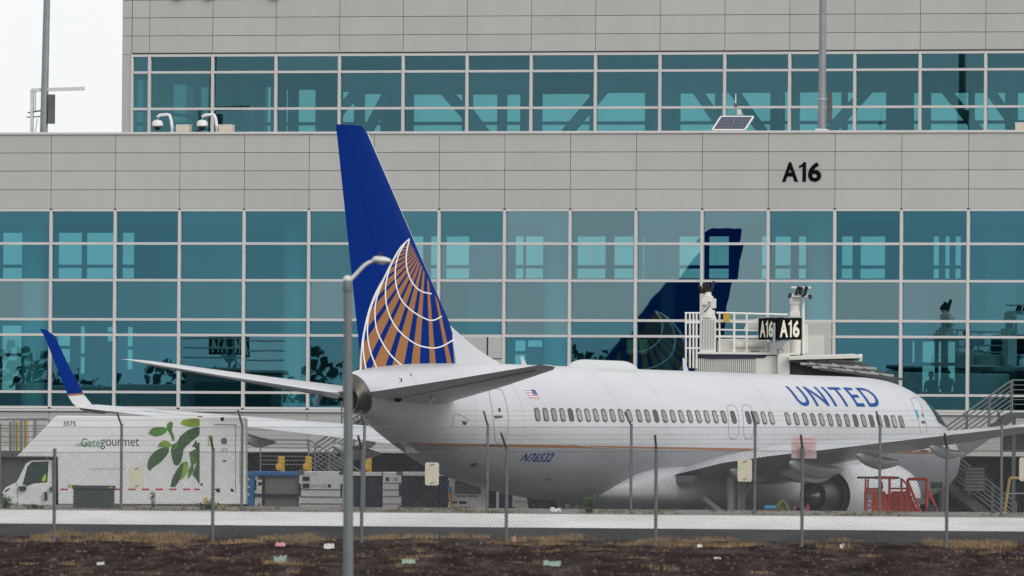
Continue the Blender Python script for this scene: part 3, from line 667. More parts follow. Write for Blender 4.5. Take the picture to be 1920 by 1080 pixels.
q = [lx(px, py, .7, xo) for px, py in ((1338, 244), (1399, 244), (1406, 218), (1345, 218))]
fr = MB(); y_ = [-.15, -.15, .45, .45]
V3 = [Vector((p[0], y, p[1])) for p, y in zip(q, y_)]
nn = (V3[1] - V3[0]).cross(V3[3] - V3[0]).normalized()
for i in range(4): fr.bar(V3[i], V3[(i + 1) % 4], .05, .04, up=nn)
obj('frame', fr, 'rail_white', t)
obj('cells', MB().add([V3[0], V3[1], V3[2], V3[3]], [(0, 1, 2, 3)]), 'solar', t)
gl = MB()
for i in range(1, 18):
    f = i / 18; a = V3[0].lerp(V3[1], f) + nn * .004; b = V3[3].lerp(V3[2], f) + nn * .004; gl.bar(a, b, .008, .004, up=nn)
for f in (.25, .5, .75): gl.bar(V3[0].lerp(V3[3], f) + nn * .004, V3[1].lerp(V3[2], f) + nn * .004, .006, .004, up=nn)
o = obj('grid_lines', gl, 'sign_frame', t); tag(o, kind='stuff')
obj('stand', MB().bar((0, .1, 0), (0, .25, q[3][1] - .1), .05).bar((-.3, .1, .02), (.3, .1, .02), .05), 'galv', t)
t, xo = roof_thing('antenna', 1379, 245, 1.3, 'thin white rod antenna with small unit behind the solar panel', 'antenna')
hh = lx(1379, 175, 1.3, xo)[1]
obj('mast', MB().cyl((0, 0, 0), (0, 0, hh - .35), .03, n=8), 'galv', t); obj('rod', MB().cyl((0, 0, hh - .35), (0, 0, hh), .022, .012, n=8), 'rail_white', t)
obj('unit', MB().box((.05, -.06, hh - .75), (.2, .06, hh - .55)), 'lamp_white', t, bevel=.02); obj('clamp', MB().box((-.06, -.05, hh - .45), (.05, .05, hh - .33)), 'galv_dark', t)

# =================================================================== AIRLINER
TH = R(60.2)
AN = Vector((math.cos(TH), math.sin(TH), 0)); AW = Vector((math.sin(TH), -math.cos(TH), 0))
_T = atY(662, 735, F_PX / 64.0); NOSE = _T + AN * 38.02; NOSE.z = 0
ac = thing('airliner', NOSE, 'white twin-engine airliner with blue and gold globe tail parked at the gate', 'airplane', rz=TH)
BK = 0.012                                                    # the apron falls slightly to the right of the aircraft
L = lambda s, l, h: Vector((-s, -l, h - BK * l))                       # station aft of nose, to the right, up
def apx(px, py, l):
    p = hit(px, py, NOSE + AW * l, AW) - NOSE; return -p.dot(AN), p.z + BK * l
# fuselage stations: s, top, bottom, half width, height of widest point
ST = [(0.0, 2.96, 2.84, 0.06), (0.12, 3.22, 2.62, 0.32), (0.4, 3.52, 2.36, 0.62), (0.9, 3.84, 2.10, 0.95), (1.5, 4.10, 1.92, 1.22), (2.1, 4.33, 1.80, 1.42), (2.6, 4.66, 1.73, 1.54),
      (3.1, 4.96, 1.67, 1.64), (3.7, 5.20, 1.62, 1.72), (4.5, 5.40, 1.58, 1.79), (5.5, 5.52, 1.55, 1.84), (7.0, 5.57, 1.54, 1.88), (10, 5.575, 1.54, 1.88), (15, 5.58, 1.54, 1.88), (20, 5.59, 1.54, 1.88), (25, 5.605, 1.545, 1.88),
      (27, 5.61, 1.58, 1.88), (28.6, 5.615, 1.72, 1.86), (30.4, 5.615, 1.94, 1.80), (32.2, 5.61, 2.24, 1.66), (33.6, 5.59, 2.66, 1.50), (34.9, 5.55, 3.10, 1.31), (36.0, 5.48, 3.50, 1.08), (36.9, 5.38, 3.80, 0.82), (37.4, 5.28, 3.93, 0.62), (37.75, 5.18, 4.02, 0.46)]
ST = [((0.8 + a[0] * (1 - 0.8 / 7) if a[0] < 7 else a[0]),) + a[1:] for a in ST]
def interp(tab, s):
    # monotone-ish catmull interpolation
    if s <= tab[0][0]: return tab[0][1:]
    for i in range(len(tab) - 1):
        a, b = tab[i], tab[i + 1]
        if a[0] <= s <= b[0]:
            t = (s - a[0]) / (b[0] - a[0]); p = tab[max(i - 1, 0)]; n = tab[min(i + 2, len(tab) - 1)]; r = []
            for k in range(1, len(a)):
                m0 = (b[k] - p[k]) / max(1e-6, b[0] - p[0]) * (b[0] - a[0]); m1 = (n[k] - a[k]) / max(1e-6, n[0] - a[0]) * (b[0] - a[0])
                if i == 0: m0 = (b[k] - a[k])
                t2, t3 = t * t, t * t * t
                r.append((2 * t3 - 3 * t2 + 1) * a[k] + (t3 - 2 * t2 + t) * m0 + (-2 * t3 + 3 * t2) * b[k] + (t3 - t2) * m1)
            return r
    return tab[-1][1:]
def fus(s):
    t, b, w_ = interp(ST, s); return t, b, w_, (t + b) / 2 + 0.0
def fus_pt(s, ang, off=0.0):
    """ang 0 = right side (starboard), 90 deg = crown"""
    t, b, w_, m = fus(s); hh = (t - m) if math.sin(ang) >= 0 else (m - b)
    l = w_ * math.cos(ang); h = m + hh * math.sin(ang)
    nl, nh = math.cos(ang) / max(w_, .01), math.sin(ang) / max(hh, .01); q = math.hypot(nl, nh)
    return L(s, l + off * nl / q, h + off * nh / q)
def fus_lh(s, h):
    t, b, w_, m = fus(s); hh = (t - m) if h >= m else (m - b); return w_ * math.sqrt(max(0, 1 - ((h - m) / hh) ** 2))
def ang_of(s, h):
    t, b, w_, m = fus(s); hh = (t - m) if h >= m else (m - b); return math.asin(max(-1, min(1, (h - m) / hh)))
def skin(px, py, off=0.006):
    """photo pixel -> station and angle on the right fuselage skin"""
    l = 1.8
    for i in range(12):
        s, h = apx(px, py, l); l = 0.5 * l + 0.5 * fus_lh(s, h)
    return s, ang_of(s, h)
ss = []
s = 0.8
while s < 37.7: ss.append(s); s += 0.06 if s < 1.4 else 0.15 if s < 8 else 0.5
ss.append(37.75)
NR = 72
_s0, _h0 = None, None
sA, aA = skin(1000, 836.5); hA = fus_pt(sA, aA).z; sB, aB = skin(1400, 843.4); hB = fus_pt(sB, aB).z
slope = (hB - hA) / (sB - sA)                      # h = hA + slope*(s-sA); object x = -s
FUS = two_tone('fuselage_paint', hA - slope * sA - 0.04, 0.085, slope)
def tail_shear(p, s):
    f = max(0.0, min(1.0, (s - 36.4) / 1.35)); return p + Vector((-f * (0.02 + 0.62 * (p.z - 4.6)), 0, 0))
mb = MB().loft([[tail_shear(fus_pt(s, 2 * math.pi * k / NR), s) for k in range(NR)] for s in ss], True, True)
fus_o = obj('fuselage', mb, FUS, ac, smooth=True, angle=60)
# tail cone exhaust
def ring(s, l, h, rl, rh, n=28): return [L(s, l + rl * math.cos(6.28318 * k / n), h + rh * math.sin(6.28318 * k / n)) for k in range(n)]
def tail_ring(f, cs, ch, rl, rh):
    out = []
    for k in range(36):
        p = tail_shear(fus_pt(37.75, 2 * math.pi * k / 36), 37.75); q = L(cs, rl * math.cos(6.28318 * k / 36), ch + rh * math.sin(6.28318 * k / 36)); out.append(p.lerp(q, f))
    return out
E1 = (38.15, 4.40, .25, .33)
mb = MB().loft([[p for p in tail_ring(0.03, *E1)], tail_ring(.55, *E1), tail_ring(1, *E1), tail_ring(1, 38.13, 4.40, .21, .29), tail_ring(1, 37.95, 4.40, .19, .27)], False, False)
o = obj('exhaust_cone', mb, 'burnt', ac, smooth=True)
obj('exhaust_hole', MB().loft([ring(37.955, 0, 4.40, .2, .28), ring(37.95, 0, 4.40, .04, .04)], False, True), 'black', o)
obj('tail_light', MB().lathe(L(38.0, 0, 4.98), (-1, 0, 0), [(0, .1), (.1, .09), (.16, .03)], 12, caps=True), 'metal', o, smooth=True)
# belly fairing round the wing root
FT = [(10.6, 2.3, 1.62, 0.9), (11.6, 2.55, 1.45, 1.6), (13, 2.75, 1.36, 1.95), (15, 2.85, 1.31, 2.1), (19, 2.85, 1.31, 2.12), (21.5, 2.8, 1.33, 2.08), (22.9, 2.7, 1.38, 1.98), (23.8, 2.5, 1.46, 1.74), (24.5, 2.2, 1.58, 1.2), (24.9, 1.95, 1.7, .5)]
rings = []
for i in range(63):
    s = 10.6 + 14.3 * i / 62; t_, b_, w_ = interp(FT, s); m = (t_ + b_) / 2; rg_ = []
    for k in range(40):
        a = 6.28318 * k / 40; ca, sa = math.cos(a), math.sin(a)
        rg_.append(L(s, w_ * math.copysign(abs(ca) ** 0.7, ca), m + (t_ - b_) / 2 * math.copysign(abs(sa) ** 0.7, sa)))
    rings.append(rg_)
obj('wing_fairing', MB().loft(rings), 'grey_paint', ac, smooth=True, angle=60)

# ---- aerofoils
def foil(n=22, camber=0.015):
    up = []; lo = []
    for i in range(n + 1):
        x = 0.5 * (1 - math.cos(math.pi * i / n)); yt = 5 * (0.2969 * math.sqrt(x) - 0.126 * x - 0.3516 * x * x + 0.2843 * x ** 3 - 0.1036 * x ** 4)
        yc = camber * 4 * x * (1 - x) + 0.0; up.append((x, yc, yt)); lo.append((x, yc, -yt))
    return up[::-1] + lo[1:-1]
def section(sle, ste, l, hte, tc, inc, camber=0.015):
    c_ = ste - sle; out = []
    for x, yc, yt in foil(camber=camber):
        d = (1 - x) * c_; z = (yc + yt * tc) * c_
        out.append((ste - d * math.cos(inc) , l, hte + d * math.sin(inc) + z))
    return out
def lift(secs, name, m, parent, smooth=True):
    mb = MB().loft([[L(*p) for p in s] for s in secs]); return obj(name, mb, m, parent, smooth=smooth, angle=50)
def te_h(l): return interp([(0.5, 2.22), (2.05, 2.40), (4.0, 2.86), (5.4, 3.0), (8, 3.25), (11, 3.55), (14, 3.84), (16.9, 4.12), (18, 4.2)], l)[0]
def wing_secs(sg):
    spec = [(0.9, 13.2, 22.15, .135, 1.6), (1.9, 14.0, 22.15, .135, 1.6), (3.6, 15.5, 22.1, .125, 1.5), (5.4, 17.05, 22.55, .118, 1.3), (8, 18.75, 23.35, .112, 1.2), (11, 20.65, 24.25, .108, 1.0), (14, 22.55, 25.15, .104, 0.8), (16.9, 24.35, 26.0, .10, 0.6)]
    return [section(a, b, sg * l, te_h(l), tc, R(inc)) for l, a, b, tc, inc in spec]
def canoe(l, tip_s, tip_h, ln, w_, dz, m, parent, sg):
    """flap track fairing, pointed aft"""
    rings = []
    for i in range(15):
        t = i / 14; r = max(0.02, math.sin(math.pi * t ** 0.75) ** 0.75); s = tip_s - ln * t
        rings.append([L(s, sg * l + w_ * r * math.cos(6.28318 * k / 16), tip_h + dz * min(1, 2 * t) + 0.27 * ln / 3.2 * r * math.sin(6.28318 * k / 16) * (0.75 if k < 8 else 1.0)) for k in range(16)])
    return obj('flap_track_fairing', MB().loft(rings), m, parent, smooth=True)
def gear_main(sg):
    sp, lp = 20.1, sg * 2.86
    g = obj('landing_gear', MB().cyl(L(sp, lp, .45), L(sp, lp - sg * .05, 2.35), .12, .14, 14).cyl(L(sp, lp - .5, .55), L(sp, lp + .5, .55), .09, n=12), 'lamp_white', ac, smooth=True)
    obj('side_brace', MB().cyl(L(sp + .05, lp, 1.05), L(sp + .35, lp - sg * 1.55, 2.2), .085, n=10).cyl(L(sp, lp, 1.25), L(sp - 1.3, lp, 2.3), .05, n=10), 'lamp_white', g, smooth=True)
    obj('torsion_link', MB().bar(L(sp + .1, lp, .65), L(sp + .45, lp, .95), .1, .05).bar(L(sp + .45, lp, .95), L(sp + .12, lp, 1.3), .1, .05), 'galv', g)
    obj('brake_hose', MB().tube([L(sp - .1, lp + .1, 1.0), L(sp - .4, lp + .2, 1.45), L(sp - .8, lp + .2, 1.5), L(sp - 1.1, lp + .2, 1.1), L(sp - 1.2, lp + .15, .8)], .035, 8), 'galv', g, smooth=True)
    obj('gear_door', MB().box((-(sp + .15), -(lp + sg * .3) - .02, 1.15), (-(sp - .25), -(lp + sg * .3) + .02, 2.3)), 'grey_paint', g, bevel=.01)
    for d in (-.42, .42):
        wl = obj('wheel', MB().lathe(L(sp, lp + d - .2, .56), (0, -1, 0), [(0, .3), (.0, .46), (.06, .54), (.2, .565), (.34, .54), (.40, .46), (.40, .3)], 28), 'black', g, smooth=True)
        obj('rim', MB().lathe(L(sp, lp + d - .17, .56), (0, -1, 0), [(0, .06), (.02, .25), (.06, .3), (.28, .3), (.32, .25), (.34, .06)], 20, caps=True), 'galv', wl, smooth=True)
def engine(sg):
    lc, hc = sg * 4.83, 1.83
    e = obj('engine_nacelle', MB().lathe(L(13.25, lc, hc), (-1, 0, 0), [(0.45, .74), (0.1, .80), (0, .86), (.06, .93), (.3, 1.0), (.9, 1.06), (1.7, 1.07), (2.6, 1.03), (3.5, .96), (4.45, .82), (4.43, .79), (3.9, .84), (3.2, .86)], 40), 'white', ac, smooth=True)
    obj('fan', MB().lathe(L(13.9, lc, hc), (-1, 0, 0), [(-.3, .02), (0, .25), (0.03, .78), (.1, .78)], 32, caps=True), 'burnt', e, smooth=True)
    obj('duct_wall', MB().lathe(L(16.4, lc, hc), (-1, 0, 0), [(0, .86), (.02, .4)], 32), 'black', e)
    obj('thrust_reverser_ring', MB().lathe(L(17.2, lc, hc), (-1, 0, 0), [(0, .70), (.25, .695), (.4, .672), (.56, .66), (.56, .645), (0, .65)], 40), 'metal', e, smooth=True)
    obj('core_nozzle', MB().lathe(L(16.4, lc, hc), (-1, 0, 0), [(0, .60), (.9, .58), (1.5, .53), (2.2, .46), (2.19, .43), (1.6, .42)], 36), 'burnt', e, smooth=True)
    obj('exhaust_plug', MB().lathe(L(17.9, lc, hc), (-1, 0, 0), [(0, .43), (.01, .36), (.4, .34), (.75, .24), (.95, .03)], 28, caps=True), 'metal', e, smooth=True)
    prof = [(14.2, 2.72, 2.95), (15.5, 2.75, 3.02), (17.0, 2.55, 3.0), (18.5, 2.2, 2.85), (19.8, 2.25, 2.7), (20.6, 2.42, 2.6)]
    rings = []
    for s, b, t_ in prof:
        w_ = .22 if s < 20.5 else .06
        rings.append([L(s, lc - w_, b), L(s, lc + w_, b), L(s, lc + w_, t_), L(s, lc - w_, t_)])
    obj('pylon', MB().loft(rings), 'grey_paint', e, bevel=.04)
# livery clearcoat etc. for both sides
for sg in (1, -1):
    wg = lift(wing_secs(sg), 'wing', 'wing_grey', ac)
    for l, ln, w_, ex in ((3.9, 2.6, .22, .05), (6.35, 3.5, .26, .1), (9.1, 2.9, .23, .1), (12.0, 2.3, .16, .05)):
        te = 22.1 + max(0, l - 3.9) * .30
        canoe(l, te + ex, te_h(l) - .27, ln, w_, -.2, 'white', wg, sg)
    obj('flap_end', MB().loft([[L(21.6, sg * l, 2.22), L(22.16, sg * l, 2.14), L(22.16, sg * l, 2.36), L(21.6, sg * l, 2.42)] for l in (2.02, 2.6)]), 'steel', wg, bevel=.02)
    gap = MB()
    for l0, l1 in ((2.2, 5.2), (5.6, 10.8), (11.2, 15.2)):      # flap and aileron shut lines on the upper skin
        pts = []
        for l in (l0, l1):
            te = 22.1 + max(0, l - 3.9) * .30 ; c_ = 8.0 if l < 2.5 else 5.4 - (l - 5.4) * .33
            pts.append(L(te - .27 * c_, sg * l, te_h(l) + .27 * c_ * .13 + .02))
        gap.bar(pts[0], pts[1], .02, .02)
    obj('flap_gap', gap, 'seam', wg)
    # blended winglet
    def wl(px_te, px_le, l):  # section from photo pixels of the far winglet
        a = apx(*px_te, -l); b = apx(*px_le, -l); return b, a, l
    W = [((24.35, 4.0), (26.0, te_h(16.9)), 16.9)]
    for te, le, l in (((150, 768), (200, 773), 17.30), ((136, 756), (178, 766), 17.52), ((128, 743), (158, 741), 17.66), ((104, 683), (128, 684), 17.80), ((84, 632), (103, 630), 17.92), ((75, 617), (86, 618), 17.96)):
        W.append(wl(te, le, l))
    secs = []
    for i, (le, te, l) in enumerate(W):
        th_ = .05 if i else .1; ring_ = []
        cant = (0, .5, .9, 1.25, 1.3, 1.3, 1.3)[i]
        for x, yc, yt in foil(12, 0):
            s_ = le[0] + (te[0] - le[0]) * x; h_ = le[1] + (te[1] - le[1]) * x; d = yt * (.10 if i < 2 else .08) * (te[0] - le[0])
            ring_.append(L(s_, sg * (l - math.sin(cant) * d), h_ + math.cos(cant) * d))
        secs.append(ring_)
    if sg: 
        lo_ = obj('winglet', MB().loft(secs[:4]), 'white', wg, smooth=True, angle=50)
        up_ = obj('winglet_blade', MB().loft(secs[3:]), 'blue', lo_ if False else wg, smooth=True, angle=50)
        a, b = secs[3], secs[4]
        band = [[p.lerp(q, f) + Vector((0, 0, 0)) for p, q in zip(a, b)] for f in (0.0, 0.06)]
        cen = sum(band[0], Vector()) / len(band[0])
        band = [[cen + (p - cen) * 1.02 if i == 0 else p + (p - (sum(band[1], Vector()) / len(band[1]))) * .02 for p in r_] for i, r_ in enumerate(band)]
        obj('winglet_stripe', MB().loft(band), 'gold', wg, smooth=True, angle=50)
    obj('wingtip_light', MB().lathe(L(25.3, sg * 17.12, te_h(17) + .02), (-1, 0, 0), [(0, .05), (.15, .06), (.25, .02)], 10, caps=True), 'rail_white', wg, smooth=True)
    engine(sg); gear_main(sg)
    # tailplane
    sp = [(0.5, 33.9, 38.35, 4.62, .11), (1.2, 34.35, 38.45, 4.70, .105), (4.2, 36.2, 38.9, 5.10, .095), (6.75, 38.0, 39.3, 5.46, .09), (7.05, 38.45, 39.38, 5.5, .07), (7.15, 38.85, 39.4, 5.51, .05)]
    st = lift([section(a, b, sg * l, h, tc, R(-2.6), 0.0) for l, a, b, h, tc in sp], 'tailplane', 'white', ac)
    eg = MB()
    for side in (0,):
        a = section(34.35, 38.45, sg * 1.3, 4.715, .105, R(-2.6), 0); b = section(37.6, 39.25, sg * 6.6, 5.41, .09, R(-2.6), 0)
        ia = min(range(len(a)), key=lambda i: abs(a[i][0] - (38.45 - .3 * 4.1)) + (0 if i > 23 else 9)); ib = min(range(len(b)), key=lambda i: abs(b[i][0] - (39.25 - .3 * 1.65)) + (0 if i > 23 else 9))
        eg.bar(L(*a[ia]), L(*b[ib]), .03, .03)
    obj('elevator_gap', eg, 'seam', st)
    pa = [apx(px, py, 1.9) for px, py in ((803, 733), (812, 742), (812, 757), (803, 759), (806, 745))]
    obj('hinge_link', MB().bar(L(pa[0][0], sg * 1.9, pa[0][1] + .03), L(pa[1][0], sg * 1.9, pa[1][1]), .09).bar(L(pa[1][0], sg * 1.9, pa[1][1]), L(pa[3][0], sg * 1.9, pa[3][1]), .09), 'grey_paint', st, bevel=.01)
    p0 = apx(750, 741, .9)
    obj('drain_fairing', MB().lathe(L(p0[0], sg * .95, p0[1]), (-1, 0, -.4), [(0, .05), (.08, .12), (.25, .13), (.4, .03)], 12, caps=True), 'black', st, smooth=True)
# nose gear
g = obj('landing_gear', MB().cyl(L(4.0, 0, .35), L(4.0, 0, 1.7), .09, n=14), 'galv', ac, smooth=True)
for d in (-.2, .2):
    obj('wheel', MB().lathe(L(4.0, d - .09, .345), (0, -1, 0), [(0, .12), (0, .28), (.05, .34), (.13, .34), (.18, .28), (.18, .12)], 24, caps=True), 'black', g, smooth=True)

# ---- fin and rudder
F_TOP, F_BOT = 12.46, 5.25
def f_le(h): return 37.5 - (12.43 - h) * (37.5 - 31.25) / (12.43 - 5.4)
def f_te(h): return 39.13 - (12.44 - h) * (39.13 - 37.54) / (12.44 - 5.33)
def f_half(s, h):
    a, b = f_le(h), f_te(h); x = max(0.0, min(1.0, (s - a) / (b - a))); c_ = b - a
    return 5 * .095 * c_ * (0.2969 * math.sqrt(x) - 0.126 * x - 0.3516 * x * x + 0.2843 * x ** 3 - 0.1036 * x ** 4)
def fin_sec(h, x0, x1, n=16, sh=0.0):
    a, b = f_le(h) + sh, f_te(h); c_ = b - a; xs = [x0 + (x1 - x0) * (0.5 * (1 - math.cos(math.pi * i / n)) if x0 == 0 else i / n) for i in range(n + 1)]
    r = [L(a + x * c_, max(.002, f_half(a + x * c_, h)), h) for x in xs]; l_ = [L(a + x * c_, -max(.002, f_half(a + x * c_, h)), h) for x in xs]
    return r + l_[::-1]
hs = [F_BOT + (F_TOP - F_BOT) * i / 20 for i in range(21)]
fin = obj('fin', MB().loft([fin_sec(h, 0, .68) for h in hs[:-1]] + [fin_sec(12.25, 0, .68, sh=.02), fin_sec(12.40, 0, .68, sh=.14), fin_sec(F_TOP, 0, .68, sh=.3)]), 'blue', ac, smooth=True, angle=50)
obj('rudder', MB().loft([fin_sec(h, .684, 1, 8) for h in hs]), 'blue', ac, smooth=True, angle=50)
obj('fin_leading_edge', MB().tube([L(f_le(h) - .01, 0, h) for h in (5.6, 8, 10, 12.2)], .025, 8), 'line_white', fin, smooth=True)
# dorsal fillet: white
rings = []
for i in range(25):
    t = i / 24; s = 29.1 + (32.6 - 29.1) * t; htop = 5.60 + max(0, s - 29.1) * .3 + (max(0, s - 31.3) * .02)
    htop = 5.58 + 1.05 * t ** 1.25 + (0.12 * t); w_ = .06 + .20 * t
    rings.append([L(s, w_ * 1.6, 5.3), L(s, w_, 5.3 + (htop - 5.3) * .5), L(s, w_ * .5, htop - .05), L(s, 0, htop), L(s, -w_ * .5, htop - .05), L(s, -w_, 5.3 + (htop - 5.3) * .5), L(s, -w_ * 1.6, 5.3)])
obj('dorsal_fillet', MB().loft(rings), 'white', ac, smooth=True, angle=50)

# globe livery, drawn on the right and mirrored to the left skin of the fin
def gpx(X, Y): return 640 + X / 3.723, 430 + Y / 3.723
def fin_at(X, Y, off=0.007):
    l = .2
    for i in range(6): s, h = apx(*gpx(X, Y), l); l = f_half(s, h)
    return s, h
def on_fin(s, h, sg, off): return L(s, sg * (f_half(s, h) + off), h)
def spline(pts, n=8):
    out = []
    for i in range(len(pts) - 1):
        p0, p1, p2, p3 = pts[max(i - 1, 0)], pts[i], pts[i + 1], pts[min(i + 2, len(pts) - 1)]
        for k in range(n):
            t = k / n; out.append(tuple(0.5 * ((2 * p1[j]) + (-p0[j] + p2[j]) * t + (2 * p0[j] - 5 * p1[j] + 4 * p2[j] - p3[j]) * t * t + (-p0[j] + 3 * p1[j] - 3 * p2[j] + p3[j]) * t ** 3) for j in (0, 1)))
    return out + [pts[-1]]
OUT = [(474, 66), (410, 128), (350, 230), (300, 330), (240, 440), (190, 570), (155, 720), (138, 850), (133, 985)]
ARCS = [OUT, [(250, 425), (205, 545), (170, 660), (153, 770), (152, 860), (172, 985)], [(300, 330), (235, 470), (190, 600), (180, 720), (195, 830), (225, 920), (255, 985)],
        [(352, 228), (290, 360), (245, 480), (232, 580), (245, 700), (290, 800), (350, 885), (430, 955), (480, 985)],
        [(410, 130), (345, 250), (308, 390), (318, 550), (385, 690), (500, 790), (600, 825), (690, 820), (788, 766)],
        [(440, 98), (390, 200), (374, 330), (405, 470), (480, 560), (580, 622), (640, 634), (700, 606)],
        [(472, 76), (452, 170), (456, 275), (492, 370), (552, 430), (628, 450)], [(830, 945), (872, 905)]]
BASE_Y = 985
out_s = spline(OUT, 6)
def x_out(y):
    for a, b in zip(out_s, out_s[1:]):
        if a[1] <= y <= b[1]: return a[0] + (b[0] - a[0]) * (y - a[1]) / max(1e-6, b[1] - a[1])
    return 133 if y > 900 else 480
LE0, LE1 = (474, 66), (880, 940)                     # fin leading edge in the same crop
def x_le(y): return LE0[0] + (LE1[0] - LE0[0]) * (y - LE0[1]) / (LE1[1] - LE0[1]) - 4
AP = (590, 118)
golds = [(11.3, 2.2), (3.3, 2.9), (-5.1, 4.0), (-13.2, 5.2), (-21.4, 5.4), (-29.8, 5.6), (-38.3, 5.6), (-46.8, 5.6), (-55.2, 5.4), (-63.5, 5.2), (-71.5, 5.0), (-79.5, 5.0), (-88, 5), (-97, 5)]
rays = []
for c0, wd in golds:
    mb = MB(); nst = 6
    cols = []
    for i in range(nst + 1):
        a = R(c0 - wd / 2 + wd * i / nst); dx, dy = math.sin(a), math.cos(a); r = 0; rin = rout = None
        while r < 1000:
            x, y = AP[0] + dx * r, AP[1] + dy * r
            inside = y < BASE_Y and x < x_le(y) and x > x_out(y) and y > 66
            if inside and rin is None: rin = r
            if rin is not None and not inside: rout = r; break
            r += 2
        if rin is None: cols.append(None); continue
        cols.append([fin_at(AP[0] + dx * (rin + (rout - rin) * j / 14), AP[1] + dy * (rin + (rout - rin) * j / 14)) for j in range(15)])
    rays.append(cols)
ribbons = []
for arc in ARCS:
    p = spline(arc, 7); lft, rgt = [], []
    for i, q in enumerate(p):
        a, b = p[max(0, i - 1)], p[min(len(p) - 1, i + 1)]; d = math.hypot(b[0] - a[0], b[1] - a[1]) or 1; nx_, ny_ = -(b[1] - a[1]) / d, (b[0] - a[0]) / d; hw = 4.4
        lft.append(fin_at(q[0] + nx_ * hw, q[1] + ny_ * hw)); rgt.append(fin_at(q[0] - nx_ * hw, q[1] - ny_ * hw))
    ribbons.append((lft, rgt))
for sg in (1, -1):
    for cols in rays:
        mb = MB()
        for a, b in zip(cols, cols[1:]):
            if a is None or b is None: continue
            vs = [on_fin(*p, sg, .006) for p in a] + [on_fin(*p, sg, .006) for p in b]; n = len(a)
            mb.add(vs, [(i, i + 1, n + i + 1, n + i) for i in range(n - 1)])
        if mb.v: obj('globe_ray', mb, 'gold', fin)
    for lft, rgt in ribbons:
        n = len(lft); mb = MB().add([on_fin(*p, sg, .011) for p in lft] + [on_fin(*p, sg, .011) for p in rgt], [(i, i + 1, n + i + 1, n + i) for i in range(n - 1)])
        obj('globe_line', mb, 'line_white', fin)
# shut lines on the fin
for q in (((0.62, 12.1), (0.62, 11.85)),): pass

# ---- cabin windows on the right side
wx = [1007.5 + 15.68 * i for i in range(12)] + [1198 + 15.9 * i for i in range(11)] + [1375, 1403, 1418, 1432.2, 1446.6] + [1477, 1493, 1509.4, 1525, 1540.4, 1556.5, 1572.4, 1588, 1604, 1619.4, 1634.2, 1648.8, 1662.8, 1676.4, 1690]
def wy(x): return 776.9 + (x - 1007.5) * (781.7 - 776.9) / 349.5 if x < 1357 else 781.7 + (x - 1357) * (790.5 - 781.7) / 333
def rrect(hw, hh, r, n=4):
    pts = []
    for cx, cy, a0 in ((hw - r, hh - r, 0), (-hw + r, hh - r, 90), (-hw + r, -hh + r, 180), (hw - r, -hh + r, 270)):
        for i in range(n + 1): a = R(a0 + 90 * i / n); pts.append((cx + r * math.cos(a), cy + r * math.sin(a)))
    return pts
o_, i_ = rrect(.145, .205, .11), rrect(.112, .17, .085); n = len(o_)
wmb = MB().add([(x, -0.013, z) for x, z in o_] + [(x, -0.016, z) for x, z in i_] + [(x, 0.03, z) for x, z in i_] + [(x, 0.03, z) for x, z in o_],
               [(k, (k + 1) % n, n + (k + 1) % n, n + k) for k in range(n)] + [(n + k, n + (k + 1) % n, 2 * n + (k + 1) % n, 2 * n + k) for k in range(n)] + [(3 * n + k, 3 * n + (k + 1) % n, (k + 1) % n, k) for k in range(n)])
pmb = MB().add([(x, -0.009, z) for x, z in i_], [tuple(range(n))])
wfr = None; dark_w = {4, 14, 23, 24, 36, 38, 40}
rg = random.Random(2)
for i, x in enumerate(wx):
    s, a = skin(x, wy(x)); p = fus_pt(s, a); q = fus_pt(s, a + .05); tilt = math.atan2(-(q.y - p.y), q.z - p.z)   # lean of the skin
    if wfr is None: wfr = o = obj('cabin_window', wmb, 'wframe', ac)
    else: o = share('cabin_window', wfr, ac)
    # local -y of the aircraft is the right side; window mesh faces -y
    o.location = p; o.rotation_euler = (tilt, 0, 0)
    key = 'cabin_dark' if i in dark_w else 'blind'
    if ('pw', key) not in pm: pm[('pw', key)] = c_ = obj('pane', pmb, key, o)
    else: c_ = share('pane', pm[('pw', key)], o)

def skin_line(name, pts, wd, m, parent, closed=False, off=.006):
    sp_ = spline(pts + ([pts[0]] if closed else []), 5); mb = MB(); lf, rt = [], []
    P = [skin(*p) for p in sp_]
    for i, (s, a) in enumerate(P):
        s0, a0 = P[max(0, i - 1)]; s1, a1 = P[min(len(P) - 1, i + 1)]; dx, dy = s1 - s0, (a1 - a0) * 1.9; d = math.hypot(dx, dy) or 1
        nx_, ny_ = -dy / d * wd / 2, dx / d * wd / 2
        lf.append(fus_pt(s + nx_, a + ny_ / 1.9, off)); rt.append(fus_pt(s - nx_, a - ny_ / 1.9, off))
    n = len(lf); mb.add(lf + rt, [(i, i + 1, n + i + 1, n + i) for i in range(n - 1)]); return obj(name, mb, m, parent)
def skin_poly(name, pts, m, parent, off=.008):
    return obj(name, MB().add([fus_pt(*skin(*p), off) for p in pts], [tuple(range(len(pts)))]), m, parent)
d = skin_line('door', [(917, 729), (938, 730), (945, 742), (951, 765), (953, 790), (950, 815), (946, 826), (930, 829), (926, 800), (923, 770), (918, 742)], .022, 'seam', ac, True)
skin_poly('door_handle', [(926, 779), (942, 779), (942, 783), (928, 785)], 'wframe', d); skin_poly('door_window', [(934, 765), (938, 765), (939, 771), (936, 773), (934, 770)], 'cabin_dark', d)
skin_poly('door_sill', [(908, 833), (942, 835), (942, 838), (908, 836)], 'wframe', d)
for dx in (0, 28):
    skin_line('emergency_exit', [(1363 + dx, 762), (1370 + dx, 759), (1378 + dx, 762), (1384 + dx, 775), (1385 + dx, 805), (1382 + dx, 820), (1374 + dx, 823), (1367 + dx, 818), (1366 + dx, 790)], .02, 'seam', ac, True)
